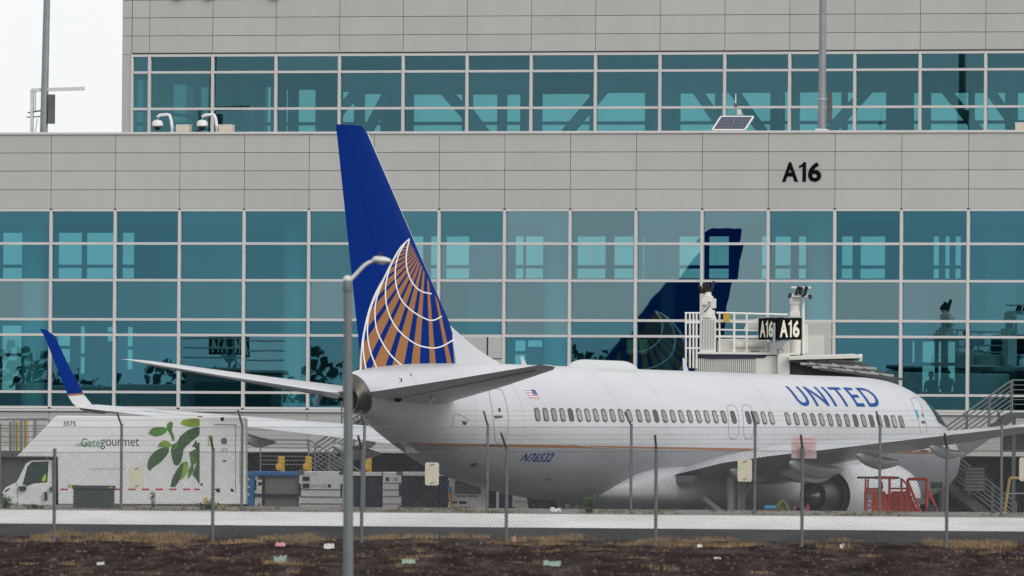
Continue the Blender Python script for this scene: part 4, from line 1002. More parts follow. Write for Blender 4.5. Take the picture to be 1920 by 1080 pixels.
d = skin_line('door', [(1708, 748), (1718, 746), (1727, 760), (1735, 790), (1737, 811), (1727, 811), (1722, 790), (1712, 760)], .022, 'seam', ac, True)
skin_poly('door_handle', [(1727, 789), (1735, 790), (1735, 794), (1728, 794)], 'wframe', d); skin_poly('door_window', [(1727, 773), (1730, 776), (1732, 783), (1729, 781)], 'cabin_dark', d)
skin_poly('door_emblem', [(1715, 769), (1720, 769), (1724, 784), (1720, 784)], 'cyan', d)
skin_poly('cargo_latch', [(1726, 842), (1740, 844), (1740, 848), (1726, 847)], 'wframe', ac)
def skin_patch(name, quad, m, parent, off=.012, n=8):
    """bilinear patch of (station, degrees) corners laid on the right skin"""
    mb = MB(); (a, b, c_, d) = quad
    for j in range(n + 1):
        for i in range(n + 1):
            u, v = i / n, j / n; q = [(a[k] * (1 - u) + b[k] * u) * (1 - v) + (d[k] * (1 - u) + c_[k] * u) * v for k in (0, 1)]
            mb.v.append(fus_pt(q[0], R(q[1]), off))
    for j in range(n):
        for i in range(n): p = j * (n + 1) + i; mb.f.append((p, p + 1, p + n + 2, p + n + 1))
    return obj(name, mb, m, parent, smooth=True, angle=180)
for (s0_, s1_, a0_, a1_) in ((3.85, 4.3, 26, 47), (3.25, 3.72, 28, 50)):
    skin_patch('window_surround', ((s0_ - .05, a0_ - 2), (s1_ + .05, a0_ - 2), (s1_ + .08, a1_ + 2), (s0_ + .05, a1_ + 2)), 'wframe', ac, .008)
    skin_patch('flight_deck_window', ((s0_, a0_), (s1_, a0_), (s1_ + .03, a1_), (s0_ + .1, a1_)), 'cockpit', ac, .014)
skin_poly('static_port', [(1020, 890 + 6), (1032, 898), (1032, 900), (1024, 900)], 'wframe', ac)
M['skin_seam'] = mat('skin_seam', (0.475, 0.483, 0.50), 0.42)
for s_ in (6.4, 12.2, 15.6, 22.4, 25.2, 31.0, 33.4, 36.0):
    rb = [[fus_pt(s_ + d_, R(a_), .0045) for a_ in range(-70, 95, 5)] for d_ in (0, .014)]; n_ = len(rb[0])
    obj('skin_seam', MB().add(rb[0] + rb[1], [(i, i + 1, n_ + i + 1, n_ + i) for i in range(n_ - 1)]), 'skin_seam', fus_o)
for a_ in (-12,):
    rb = [[fus_pt(6.4 + 26.6 * i / 60, R(a_) + d_, .0045) for i in range(61)] for d_ in (0, .007)]; n_ = 61
    obj('skin_seam', MB().add(rb[0] + rb[1], [(i, i + 1, n_ + i + 1, n_ + i) for i in range(n_ - 1)]), 'skin_seam', fus_o)
# outflow valve and vents on the tail
skin_poly('outflow_valve', [(876, 870), (896, 866), (899, 874), (884, 881)], 'galv', ac, .006); skin_poly('outflow_flap', [(880, 870), (893, 867), (895, 872), (884, 877)], 'black', ac, .012)
skin_line('access_panel', [(848, 799), (853, 776), (870, 782), (880, 790)], .02, 'seam', ac); skin_poly('vent', [(866, 789), (876, 791), (873, 797), (868, 795)], 'wframe', ac)
skin_poly('service_port', [(747, 709), (754, 711), (753, 717), (746, 716)], 'navy', ac); skin_poly('service_port', [(768, 702), (772, 700), (773, 704), (769, 705)], 'seam', ac)
# lettering on the skin
def skin_text(name, txt, p_bl, p_br, ht, m, bold, shear=0.0, space=1.0, cuts=6):
    s0, a0 = skin(*p_bl); s1, a1 = skin(*p_br); wd = s0 - s1
    return text_obj(name, txt, wd, ht, m, ac, lambda x, y: fus_pt(s0 - x, a0 + (a1 - a0) * x / wd + y / 1.95, .007), bold, shear, space, cuts)
skin_text('airline_lettering', 'UNITED', (1499, 761.5), (1655, 763.5), .80, 'letter_blue', .012, 0, 1.22, 8)
skin_text('registration_lettering', 'N76532', (974, 865), (1033, 866), .32, 'navy', .03, .28, 1.05)
skin_text('fleet_number', '5533', (891, 735), (908, 735), .13, 'navy', .0)
# flag
fs, fa = skin(993, 747); ge = []
fl = obj('flag', MB().add([fus_pt(fs - x, fa + y / 1.95, .006) for x, y in ((0, 0), (.56, 0), (.56, .17), (.56, .34), (0, .34), (0, .17))], [(0, 1, 2, 3, 4, 5)]), 'flag_white', ac)
for i in range(4):
    y = .02 + i * .085; obj('stripe', MB().add([fus_pt(fs - x, fa + yy / 1.95, .009) for x, yy in ((0, y), (.56, y), (.56, y + .035), (0, y + .035))], [(0, 1, 2, 3)]), 'flag_red', fl)
obj('canton', MB().add([fus_pt(fs - x, fa + yy / 1.95, .012) for x, yy in ((.31, .16), (.56, .16), (.56, .34), (.31, .34))], [(0, 1, 2, 3)]), 'flag_blue', fl)
# satellite radome and blade aerials
sa_, sb_ = apx(1068, 684, 0)[0], apx(1184, 690, 0)[0]; rings = []
for i in range(25):
    t = i / 24; s = sa_ + (sb_ - sa_) * t; env = min(1, (t / .22) ** .6, ((1 - t) / .16) ** .55) if 0 < t < 1 else 0.02
    env = max(.03, env); wv = .62 * max(.15, env); hv = .25 * env
    base = fus(s)[0]
    rings.append([L(s, wv * math.cos(math.pi * k / 16), base - .12 * (math.cos(math.pi * k / 16) ** 2) - .02 + hv * math.sin(math.pi * k / 16) ** .7 if 0 < k < 16 else base - .16) for k in range(17)])
obj('satellite_radome', MB().loft(rings, closed=False), mat('radome_paint', (0.52, 0.53, 0.53), 0.4), ac, smooth=True)
for px, py, ht in ((983, 684, .28), (1286, 691, .42)):
    s = apx(px, py, 0)[0]; b = fus(s)[0] - .03
    obj('blade_aerial', MB().loft([[L(s - .16, .02, b), L(s + .16, .0, b), L(s - .16, -.02, b)], [L(s + .12, .01, b + ht), L(s + .22, 0, b + ht), L(s + .12, -.01, b + ht)]]), 'white', ac)
# tail skid
k = [apx(px, py, 0) for px, py in ((742, 824), (766, 832), (800, 850), (768, 850), (764, 838))]
obj('tail_skid', MB().loft([[L(s, sg * .12, h) for s, h in k] for sg in (-1, 1)]), 'white', ac, bevel=.02)
obj('antenna_rod', MB().cyl(L(apx(1683, 880, 1.2)[0], 1.2, 1.7), L(apx(1690, 860, 1.6)[0], 1.62, 2.2), .015, n=6), 'wframe', ac)

# =================================================================== JET BRIDGE
JY = 402.0
jo = atY(1400, 665, JY); jo.z = 0
jb = thing('jet_bridge', jo, 'cream jet bridge cab with railed roof and dark bellows behind the fuselage', 'jet bridge', 'jet bridges at the terminal')
def jp(px, py, dy=0.0):
    p = atY(px, py, JY + dy); return (p.x - jo.x, dy, p.z)
def jbox(name, px0, py0, px1, py1, y0, y1, m, bevel=.015, parent=None):
    a = jp(px0, py1, y0); b = jp(px1, py0, y0); return obj(name, MB().box((a[0], y0, a[2]), (b[0], y1, b[2])), m, parent or jb, bevel=bevel)
def jz(py, dy=0): return jp(1400, py, dy)[2]
# cab
low = 2.6
a = jp(1306, 690); b = jp(1416, 672)
cabw = obj('corrugated_wall', MB().box((a[0], 0.06, low), (b[0], 3.6, b[2])), 'bridge_grey', jb)
nr = 30
rib = None
for i in range(nr):
    x = a[0] + (b[0] - a[0]) * (i + .5) / nr
    if rib is None: rib = obj('rib', MB().box((-.018, -.01, low), (.018, .06, b[2] - .01)), 'bridge', cabw)
    else: share('rib', rib, cabw)
    C.objects[-1].location = (x, 0, 0)
obj('dark_fascia', MB().prism([(jp(1304, 664)[0], jz(664)), (jp(1440, 665)[0], jz(665)), (jp(1433, 671)[0], jz(671)), (jp(1330, 673)[0], jz(673)), (jp(1306, 669)[0], jz(669))], -.06, 3.7), 'cart_navy', jb)
jbox('roof_deck', 1308, 661.5, 1500, 664, -.1, 3.8, 'bridge', .01)
a = jp(1416, 690); b = jp(1457, 667)
obj('cab_wall', MB().box((a[0], -.03, low), (b[0], 3.5, b[2])), 'bridge', jb, bevel=.02)
a = jp(1457, 697); b = jp(1481, 664.5)
obj('corner_housing', MB().box((a[0], -.35, low), (b[0], 2.5, b[2])), 'bridge', jb, bevel=.04)
obj('canopy_roof', MB().prism([(jp(1478, 667)[0], jz(667.5)), (jp(1600, 662)[0], jz(662.5)), (jp(1614, 664)[0], jz(665.5)), (jp(1613, 671)[0], jz(671)), (jp(1478, 675)[0], jz(675))], -.8, 2.2), 'bridge', jb, bevel=.02)
jbox('canopy_end', 1610, 664, 1617, 678, -.4, .8, 'rail_white', .01)
# bellows: stacked folded frames that step down and out
be = obj('bellows', MB().prism([(jp(1476, 0)[0], jz(674)), (jp(1600, 0)[0], jz(672)), (jp(1690, 0)[0], jz(712)), (jp(1690, 0)[0], 3.0), (jp(1472, 0)[0], 3.0)], -.2, 2.4), 'bellows', jb)
for i in range(6):
    x0, x1 = 1478 + i * 11, 1610 + i * 16; z0, z1 = 676 + i * 3.2, 678 + i * 6.8
    p = Vector(jp(x0, z0)); q = Vector(jp(x1, z1))
    fr_ = MB().bar((p.x, -.42 - .14 * i, p.z), (q.x, -.42 - .14 * i, q.z), .14, .075)
    for f in (.12, .42, .72):
        c_ = p.lerp(q, f); fr_.bar((c_.x, -.43 - .14 * i, c_.z + .06), (c_.x + .35, -.43 - .14 * i, c_.z - .06), .03, .05)
    obj('bellows_frame', fr_, 'bridge_grey' if i % 2 == 0 else 'bellows', be)
# tunnel back to the terminal, support leg
a = jp(1500, 690); b = jp(1556, 668)
tl = 13.0
obj('tunnel', MB().box((a[0] - 1.2, 2.6, 3.2), (b[0], tl, 6.2)), 'bridge', jb, bevel=.03)
obj('support_column', MB().box((.4, 4.2, .7), (.95, 4.7, 3.2)).box((1.9, 4.2, .7), (2.4, 4.7, 3.2)).box((.2, 4.1, .55), (2.6, 4.8, .9)), 'bridge', jb, bevel=.03)
for x in (.5, 2.0): obj('wheel', MB().lathe((x, 4.45, .45), (1, 0, 0), [(0, .15), (0, .38), (.06, .45), (.28, .45), (.34, .38), (.34, .15)], 24, caps=True), 'black', jb, smooth=True)
# roof equipment
def jrail(name, segs, r=.03, m='rail_white'):
    mb = MB()
    for p, q, dy in segs: mb.cyl(jp(*p, dy), jp(*q, dy), r, n=8)
    return obj(name, mb, m, jb, smooth=True)
for x in (1286, 1293.5, 1300, 1306): obj('ladder_bar', MB().cyl(jp(x, 587, -.1), jp(x, 690, -.1), .032, n=8), 'rail_white', jb, smooth=True)
jrail('ladder_cage', [((1284, 587), (1312, 587), -.1), ((1284, 605), (1312, 605), -.1), ((1284, 632), (1312, 632), -.1), ((1284, 653), (1312, 653), -.1)])
for y in (586.5, 603, 618, 631): jrail('guard_rail', [((1343, y), (1477, y + 3.5), .3)], .033 if y < 590 else .026)
for x in (1349, 1376.5, 1400): obj('rail_post', MB().cyl(jp(x, 586 + (x - 1343) * .026, .3), jp(x, 663, .3), .04 if x == 1376.5 else .03, n=8), 'rail_white', jb, smooth=True)
jbox('equipment_column', 1312, 594, 1343, 662, .2, .9, 'bridge', .02)
for i in range(5): jbox('column_rib', 1317 + i * 5, 600, 1318.6 + i * 5, 655, .17, .2, 'bridge_grey', 0)
jbox('notice_board', 1356, 587, 1368.5, 604, .1, .13, 'yellow', .005)
ms = obj('camera_mast', MB().lathe(jp(1326, 596, .4), (0, 0, 1), [(0, .27), (.25, .25), (.26, .17), (.5, .17), (.52, .2), (.7, .2), (.72, .14), (.84, .12)], 16, caps=True), 'bridge', jb, smooth=True)
jbox('mast_box', 1334, 560, 1343, 578, .3, .6, 'bridge', .02, ms)
jbox('mast_bracket', 1315, 560, 1325, 572, .1, .35, 'bridge', .02, ms)
obj('cable', MB().tube([jp(1330, 566, .15), jp(1331, 574, .1), jp(1326, 580, .1), jp(1320, 585, .15)], .018, 6), 'black', ms, smooth=True)
for i, (x0, y0, x1, y1) in enumerate(((1316, 550, 1312, 536), (1322, 550, 1320, 531), (1328, 549, 1328, 533), (1332, 549, 1339, 527), (1318, 546, 1324, 540))):
    obj('floodlight', MB().bar(jp(x0, y0, .3 + .05 * i), jp(x1, y1, .2 + .08 * i), .11, .09), 'black', ms, bevel=.02)
ms = obj('camera_mast', MB().lathe(jp(1490, 663, .9), (0, 0, 1), [(0, .2), (1.2, .2), (1.25, .15), (1.6, .15), (1.62, .19), (1.88, .15)], 16, caps=True), 'bridge', jb, smooth=True)
jbox('mast_base', 1481, 584, 1500, 600, .6, 1.2, 'bridge', .03, ms)
obj('mast_pole', MB().cyl(jp(1506, 663, .9), jp(1506, 560, .9), .05, n=10), 'rail_white', ms, smooth=True)
for y0 in (537.5, 551): jbox('lamp_tray', 1484, y0, 1521, y0 + (3 if y0 < 540 else 6), .5, .9, 'rail_white', .01, ms)
for x0, y0, x1, y1 in ((1492, 553, 1498, 537), (1500, 552, 1503, 538), (1508, 552, 1513, 537), (1482, 550, 1480, 558), (1518, 552, 1520, 560), (1503, 556, 1512, 550)):
    obj('floodlight', MB().bar(jp(x0, y0, .45), jp(x1, y1, .4), .09, .08), 'black', ms, bevel=.015)
ac_u = jbox('air_handling_unit', 1346, 636, 1439, 662, .6, 2.0, 'bridge', .06)
obj('duct', MB().cyl(jp(1376, 645, .55), jp(1436, 645, .55), .13, n=16), 'bridge', ac_u, smooth=True)
obj('access_cover', MB().box((jp(1376, 0)[0], .56, jz(652)), (jp(1432, 0)[0], .6, jz(638))), 'rail_white', ac_u, bevel=.01)
hs_ = [jp(px, py, .5) for px, py in ((1395, 618), (1399, 607), (1408, 600), (1422, 597), (1422, 618))]
obj('round_hood', MB().prism([(p[0], p[2]) for p in hs_], .5, 1.2), 'bridge', jb, bevel=.03)
jbox('side_cabinet', 1508, 608, 1515, 662, 1.0, 1.6, 'bridge', .01)
jbox('lower_cabinet', 1440, 640, 1481, 662, .7, 1.6, 'bridge', .03)
obj('hose_coil', MB().tube([jp(1463 + 5 * math.cos(t_ * .5), 658 + 4 * math.sin(t_ * .5), .4) for t_ in range(13)], .015, 6), 'black', jb)
jbox('small_valve', 1408, 657, 1424, 662, .1, .4, 'galv_dark', .02)
# two-faced gate sign
def make_gate_sign(sg_, last):
    so = jp(1457, 664, -.5)
    def sp(px, py, dy): q = jp(px, py, dy); return Vector((q[0] - so[0], q[1] - so[1], q[2] - so[2]))
    fa = [sp(1422, 596, .1), sp(1453, 596, -.55), sp(1453, 637, -.55), sp(1422, 637, .1)]       # left face recedes
    fb = [sp(1457.5, 595, -.55), sp(1503.5, 595, -.25), sp(1503.5, 637, -.25), sp(1457.5, 637, -.55)]
    def slab(q, th, m, name, par):
        n_ = (q[1] - q[0]).cross(q[3] - q[0]).normalized()
        if n_.y > 0: n_ = -n_
        vs = q + [p - n_ * th for p in q]; 
        return obj(name, MB().add(vs, [(0, 1, 2, 3), (7, 6, 5, 4)] + [(i, 4 + i, 4 + (i + 1) % 4, (i + 1) % 4) for i in range(4)]), m, par), n_
    for q, s0_, wmul in ((fa, .1, 1), (fb, .1, 1)):
        fo, n_ = slab(q, .1, 'sign_black', 'sign_face', sg_)
        ex = q[1] - q[0]; ez = q[0] - q[3]
        gate_no('gate_lettering', .80, .76, 'sign_cream', fo, lambda x, y, q=q, ex=ex, ez=ez, n_=n_: q[3] + ex * (.1 + x) + ez * (.11 + y) + n_ * .006, .035, last)
    obj('sign_frame', MB().prism([(sp(1453, 0, 0).x, sp(0, 594, -.5).z), (sp(1457.7, 0, 0).x, sp(0, 594, -.5).z), (sp(1457.7, 0, 0).x, sp(0, 638, -.5).z), (sp(1453, 0, 0).x, sp(0, 638, -.5).z)], -.06, .1), 'sign_frame', sg_)
    obj('sign_top', MB().add([sp(1421, 595, .1), sp(1455, 594, -.56), sp(1504, 594, -.26), sp(1470, 594, .3), sp(1421, 597, .1), sp(1455, 596, -.56), sp(1504, 596, -.26), sp(1470, 596, .3)],
                             [(0, 1, 2, 3), (7, 6, 5, 4), (0, 4, 5, 1), (1, 5, 6, 2), (2, 6, 7, 3), (3, 7, 4, 0)]), 'sign_frame', sg_)
    obj('funnel', MB().prism([(sp(x, y, -.4).x, sp(x, y, -.4).z) for x, y in ((1444, 638.5), (1478, 638.5), (1464, 654), (1456, 654))], .06, .16), 'sign_frame', sg_)
    obj('sign_post', MB().cyl(sp(1459.5, 637, -.4) + Vector((0, .1, 0)), sp(1459.5, 664, -.4) + Vector((0, .1, 0)), .05, n=10), 'galv', sg_, smooth=True)
make_gate_sign(thing('gate_sign', jo + Vector(jp(1457, 664, -.5)), 'black two-faced gate sign with cream A16 lettering standing on the jet bridge', 'sign', 'two-faced gate signs'), '6')
# the next gate's bridge stands outside the frame on the left; its sign shows mirrored in the glass
_F = hit(405, 668, BO, BN); _D = Vector((-math.sin(2 * PSI), -math.cos(2 * PSI), 0)); nb = _F + _D * 22.0
nb.z = 0.23 + (1016 - 690) * 442 / F_PX
make_gate_sign(thing('gate_sign', nb, 'gate sign of the next gate, seen mirrored in the lower left glass', 'sign', 'two-faced gate signs', rz=R(146)), '4')
j2 = thing('jet_bridge', Vector((nb.x, nb.y, 0)), 'jet bridge of the next gate, mirrored as a dark mass below its sign', 'jet bridge', 'jet bridges at the terminal', rz=R(146))
obj('cab', MB().box((-1.8, -.6, 2.7), (1.6, 2.6, nb.z - .1)), 'bridge_grey', j2, bevel=.05); obj('roof_deck', MB().box((-2.0, -.8, nb.z - .1), (1.8, 2.8, nb.z)), 'bridge', j2, bevel=.02)
obj('bellows', MB().box((-1.5, -1.7, 2.7), (1.3, -.6, nb.z - .5)), 'bellows', j2, bevel=.1); obj('tunnel', MB().box((1.6, .2, 3.0), (26, 2.4, nb.z - .6)), 'bridge', j2, bevel=.03)
obj('support_column', MB().box((-.3, .6, 0), (.3, 1.2, 2.7)), 'bridge', j2, bevel=.03); obj('support_column', MB().box((20, .8, 0), (20.6, 1.4, 3.0)), 'bridge', j2, bevel=.03)
for z_ in (.35, .7, 1.05): obj('guard_rail', MB().cyl((-1.9, -.7, nb.z + z_), (1.7, -.7, nb.z + z_), .03, n=8), 'rail_white', j2, smooth=True)

# =================================================================== OUTDOOR STAIRS AT THE TERMINAL
def stair_thing(label, org_px, Y, flights, landings, extra=None, group='steel stairs below the terminal'):
    o = atY(*org_px, Y); o.z = 0; t = thing('steel_stair', o, label, 'stairs', group)
    P = lambda px, py, dy=0.0: Vector((atY(px, py, Y + dy).x - o.x, dy, atY(px, py, Y + dy).z))
    tread = None
    for (x0, y0, x1, y1, n, dy0, wd, rails) in flights:      # from lower to upper end of the walking line
        p = P(x0, y0, dy0); q = P(x1, y1, dy0)
        for e in (0, wd):
            obj('stringer', MB().bar(p + Vector((0, e, -.12)), q + Vector((0, e, -.12)), .05, .30, up=(0, 0, 1)), 'stair', t)
        for i in range(n):
            c_ = p.lerp(q, (i + .5) / n)
            obj('tread', MB().box((c_.x - .14, dy0 + .03, c_.z - .02), (c_.x + .14, dy0 + wd - .03, c_.z + .02)), 'stair', t)
        for e in (0, wd):
            for k in range(rails):
                up = Vector((0, e, 1.05 - k * (0.95 / rails))); obj('hand_rail' if k == 0 else 'rail', MB().cyl(p + up, q + up, .026 if k == 0 else .016, n=6), 'stair_light', t, smooth=True)
            for i in range(4):
                c_ = p.lerp(q, i / 3); obj('rail_post', MB().cyl(c_ + Vector((0, e, -.1)), c_ + Vector((0, e, 1.06)), .024, n=6), 'stair_light', t, smooth=True)
    for (x0, x1, y, dy0, wd, rails, zbot) in landings:
        p = P(x0, y, dy0); q = P(x1, y, dy0)
        obj('landing', MB().box((p.x, dy0, p.z - .18), (q.x, dy0 + wd, p.z)), 'stair', t)
        for k in range(rails):
            z = p.z + 1.05 - k * (.95 / rails); obj('hand_rail' if k == 0 else 'rail', MB().cyl((p.x, dy0, z), (q.x, dy0, z), .026 if k == 0 else .016, n=6), 'stair_light', t, smooth=True)
        nn_ = max(2, int((q.x - p.x) / .9) + 1)
        for i in range(nn_):
            x = p.x + (q.x - p.x) * i / (nn_ - 1); obj('rail_post', MB().cyl((x, dy0, p.z - .1), (x, dy0, p.z + 1.06), .026, n=6), 'stair_light', t, smooth=True)
        for x in (p.x + .06, q.x - .06): obj('leg', MB().box((x - .06, dy0 + .03, 0), (x + .06, dy0 + .15, p.z - .18)), 'stair', t)
        if zbot: obj('landing_wall', MB().box((p.x + .02, dy0 + .3, zbot), (q.x - .02, dy0 + .36, p.z - .2)), 'stair', t)
    return t, P
tR, PR = stair_thing('grey steel stair with open rails climbing past the airliner nose to the terminal', (1830, 960), 404.0,
    [(1790, 958 + 20, 1790 + .1, 957 + 20, 1, 3.0, .2, 1)] if False else [(1772, 862, 1898, 773, 10, 0.0, 1.3, 6), (1905, 1003, 1775, 898, 12, 2.2, 1.2, 6)],
    [(1898, 1990, 773, 0.0, 1.3, 6, None), (1735, 1772, 868, 0.0, 3.4, 5, None)])
obj('stringer_plate', MB().add([PR(1783, 874, -.06), PR(1868, 815, -.06), PR(1868, 800, -.06), PR(1783, 838, -.06), PR(1783, 874, -.03), PR(1868, 815, -.03), PR(1868, 800, -.03), PR(1783, 838, -.03)],
    [(0, 1, 2, 3), (7, 6, 5, 4), (0, 4, 5, 1), (1, 5, 6, 2), (2, 6, 7, 3), (3, 7, 4, 0)]), 'stair_light', tR)
a = PR(1808, 921, 1.6); b = PR(1847, 876, 1.6)
lv = obj('louvre_box', MB().box((a.x, 1.6, a.z), (b.x, 2.0, b.z)), 'stair', tR)
for i in range(7): z = a.z + (b.z - a.z) * (i + .5) / 7; obj('louvre', MB().box((a.x + .03, 1.56, z - .03), (b.x - .03, 1.6, z + .02)), 'stair_light', lv)
a = PR(1885, 845, -1); b = PR(1990, 812, -1)
obj('duct_box', MB().box((a.x, 1.5, a.z), (b.x, 3.0, b.z)), 'stair', tR, bevel=.03)
a = PR(1866, 775, 0); b = PR(1990, 800, 0)
tL, PL = stair_thing('grey steel stair and railed landing between the catering truck and the tail', (560, 960), 408.0,
    [(694, 955, 578, 884, 10, 0.0, 1.2, 7), (590, 892, 700, 818, 9, 1.6, 1.2, 6), (640, 806, 730, 760, 7, 3.0, .9, 3)],
    [(488, 578, 884, 0.0, 3.0, 7, None)])
tF, PF = stair_thing('weathered railed platform behind the cab of the catering truck', (30, 960), 407.0, [], [(-40, 92, 846, 0.0, 2.0, 5, 1.0)])
for px, m in ((20, 'galv'), (32, 'yellow'), (48, 'yellow'), (56, 'rail_white'), (40, 'galv'), (66, 'galv')):
    obj('upright_pipe', MB().cyl(PF(px, 846, .3), PF(px, 785 + (px % 3) * 3, .3), .05, n=8), m, tF, smooth=True)
obj('top_pipe', MB().cyl(PF(14, 785, .3), PF(88, 784, .3), .04, n=8), 'galv', tF, smooth=True)

# yellow hydrant-style service posts in front of the left stair
for px, lab in ((526, 'yellow service post with hooded head, leftmost beside the railed landing'), (577, 'yellow service post with hooded head at the foot of the landing'), (689, 'yellow service post half hidden behind the fence post under the tail')):
    o = atY(px, 960, 400); o.z = 0; t = thing('service_post', o, lab, 'post', 'yellow service posts by the stairs')
    z1 = atY(px, 856, 400).z; z0 = atY(px, 875, 400).z
    obj('post', MB().cyl((.05, 0, 0), (.05, 0, z1), .075, n=12), 'yellow', t, smooth=True)
    obj('head', MB().box((-.1, -.16, z0 + .08), (.09, .08, z1)), 'yellow', t, bevel=.04)
    obj('reel', MB().lathe((-.05, -.3, z0), (0, 1, 0), [(0, .05), (.01, .12), (.08, .12), (.09, .05)], 16, caps=True), 'orange_l', t, smooth=True)

# =================================================================== CATERING TRUCK
TY = 365.0
to = atY(240, 950, TY); to.z = 0
tr_ = thing('catering_truck', to, 'white box catering truck with green leaf picture parked behind the fence', 'truck')
def tp(px, py): p = atY(px, py, TY); return (p.x - to.x, p.z)
box = obj('cargo_box', MB().prism([tp(*p) for p in ((31, 856), (46, 841), (106, 779), (461, 783), (461, 946), (109, 946), (108, 857))], 0, 2.45), 'truck', tr_, bevel=.035)
obj('chassis', MB().box((tp(100, 0)[0], .35, .55), (tp(460, 0)[0], 2.1, tp(0, 946)[1] - .01)), 'cart_navy', tr_)
obj('box_skirt', MB().box((tp(107, 0)[0], .02, tp(0, 958)[1]), (tp(461, 0)[0], .1, tp(0, 946.5)[1])), 'cart_navy', tr_)
cab = obj('cab', MB().prism([tp(*p) for p in ((4, 958), (4, 922), (10, 914), (29, 905), (33, 900), (48, 869), (58, 863), (102, 862), (104, 958))], .18, 2.3), 'truck', tr_, bevel=.04)
gw = [tp(*p) for p in ((44, 906), (53, 876), (60, 868), (89, 867), (86, 902), (62, 904), (52, 909))]
obj('side_window', MB().prism(gw, .165, .176), 'truck_glass', cab)
obj('window_trim', MB().prism([tp(*p) for p in ((42, 908), (51, 875), (59, 866), (91, 865), (88, 904), (63, 906), (52, 911))], .17, .178), 'black', cab)
obj('windscreen', MB().prism([tp(*p) for p in ((33, 899), (36, 901), (51, 870), (48, 868))], .3, 2.18), 'truck_glass', cab)
vest = obj('driver_vest', MB().prism([tp(*p) for p in ((77, 902), (80, 895), (84, 888), (86, 892), (85, 902))], .158, .165), 'hivis', cab)
obj('cab_back_gap', MB().prism([tp(*p) for p in ((99, 858.5), (104.5, 858.5), (104.5, 955), (102.5, 955))], .1, 2.2), 'black', tr_)
for q, nm in ((((35, 912), (49, 911), (49, 919), (37, 920)), 'mirror'), (((83, 922), (88, 923), (89, 938), (84, 939)), 'mirror'), (((94, 913), (97, 913), (97, 922), (94, 922)), 'door_latch')):
    obj(nm, MB().prism([tp(*p) for p in q], .02, .16), 'black', cab, bevel=.01)
obj('door_seam', MB().prism([tp(*p) for p in ((31, 905), (32, 905), (34, 955), (33, 955))], .172, .18).prism([tp(*p) for p in ((96, 866), (97, 866), (100, 955), (99, 955))], .172, .18), 'seam', cab)
obj('hood_vent', MB().prism([tp(*p) for p in ((8, 920), (18, 915), (18, 917), (9, 923))], .168, .178), 'black', cab)
obj('head_lamp', MB().prism([tp(*p) for p in ((10, 944), (22, 948), (20, 950), (8, 948))], .168, .178), 'black', cab)
text_obj('door_lettering', 'SKY KITCHEN' if False else '3575', tp(80, 0)[0] - tp(53, 0)[0], .06, 'logo_dark', cab, lambda x, y: (tp(53, 0)[0] + x, .165, tp(0, 949)[1] + y))
for px in (60, 395, 430 + 200 if False else 395):
    pass
for px in (62, 385):
    for y in (.25, 1.95):
        wl_ = obj('wheel', MB().lathe((tp(px, 0)[0], y, .46), (0, 1, 0), [(0, .2), (0, .4), (.05, .46), (.22, .46), (.27, .4), (.27, .2)], 24, caps=True), 'black', tr_, smooth=True)
def tdecal(name, pts, m, y=-.006): return obj(name, MB().add([(tp(*p)[0], y, tp(*p)[1]) for p in pts], [tuple(range(len(pts)))]), m, box)
def lc(pts): return [(240 + x / 5.4, 770 + y / 5.4) for x, y in pts]
leaves = [([(205, 230), (240, 182), (310, 163), (380, 175), (395, 205), (350, 245), (270, 262)], 'leaf_b'), ([(390, 180), (400, 130), (435, 110), (455, 135), (445, 200), (470, 270), (455, 310), (430, 250)], 'leaf_b'),
          ([(530, 135), (570, 90), (725, 83), (725, 150), (640, 162), (580, 152)], 'leaf_c'), ([(725, 160), (620, 190), (530, 260), (505, 310), (445, 360), (438, 430), (465, 540), (520, 545), (555, 450), (565, 390), (640, 315), (725, 240)], 'leaf_a'),
          ([(300, 370), (320, 330), (370, 300), (430, 330), (420, 370), (350, 368)], 'leaf_c'), ([(195, 570), (215, 480), (290, 400), (370, 370), (415, 380), (400, 440), (330, 520), (260, 570), (220, 605)], 'leaf_a'),
          ([(650, 360), (690, 300), (700, 330), (725, 330), (725, 500), (680, 520), (620, 430), (690, 385)], 'leaf_a'), ([(430, 770), (460, 660), (530, 550), (565, 530), (545, 640), (510, 720), (475, 770)], 'leaf_a'), ([(560, 530), (600, 515), (605, 610), (560, 680), (525, 695), (550, 620)], 'leaf_c'),
          ([(605, 695), (615, 600), (655, 540), (665, 600), (640, 650)], 'leaf_b'), ([(655, 650), (690, 550), (725, 500), (725, 730), (700, 700)], 'leaf_a'), ([(630, 440), (690, 500), (680, 540), (640, 540)], 'leaf_b'), ([(440, 345), (500, 325), (510, 360), (450, 400)], 'leaf_b')]
for i, (pts, m) in enumerate(leaves):
    sm = spline(pts + [pts[0]], 4)[:-1]; sm = [(min(x, 725), y) for x, y in sm]
    o_l = tdecal('leaf_print', lc(sm), m, -.005 - .0015 * i)
x0, z0 = tp(152, 838); x1, z1 = tp(188, 822)
text_obj('brand_lettering', 'Gate', x1 - x0, z1 - z0, 'logo_green', box, lambda x, y: (x0 + x, -.006, z0 + y), .0)
x2, z2 = tp(188.5, 842); x3, z3 = tp(261, 822)
text_obj('brand_lettering', 'gourmet', x3 - x2, z3 - z2, 'logo_dark', box, lambda x, y: (x2 + x, -.006, z2 + y), .0)
for i, (a_, b_) in enumerate(((148, 172), (144, 170), (141, 166))): tdecal('speed_line', [(a_, 830 + i * 3), (b_, 829 + i * 3), (b_, 830 + i * 3), (a_, 831 + i * 3)], 'logo_green')
x4, z4 = tp(119, 798.5); x5, z5 = tp(142, 790)
text_obj('fleet_lettering', '3575', x5 - x4, z5 - z4, 'logo_dark', box, lambda x, y: (x4 + x, -.006, z4 + y), .01)
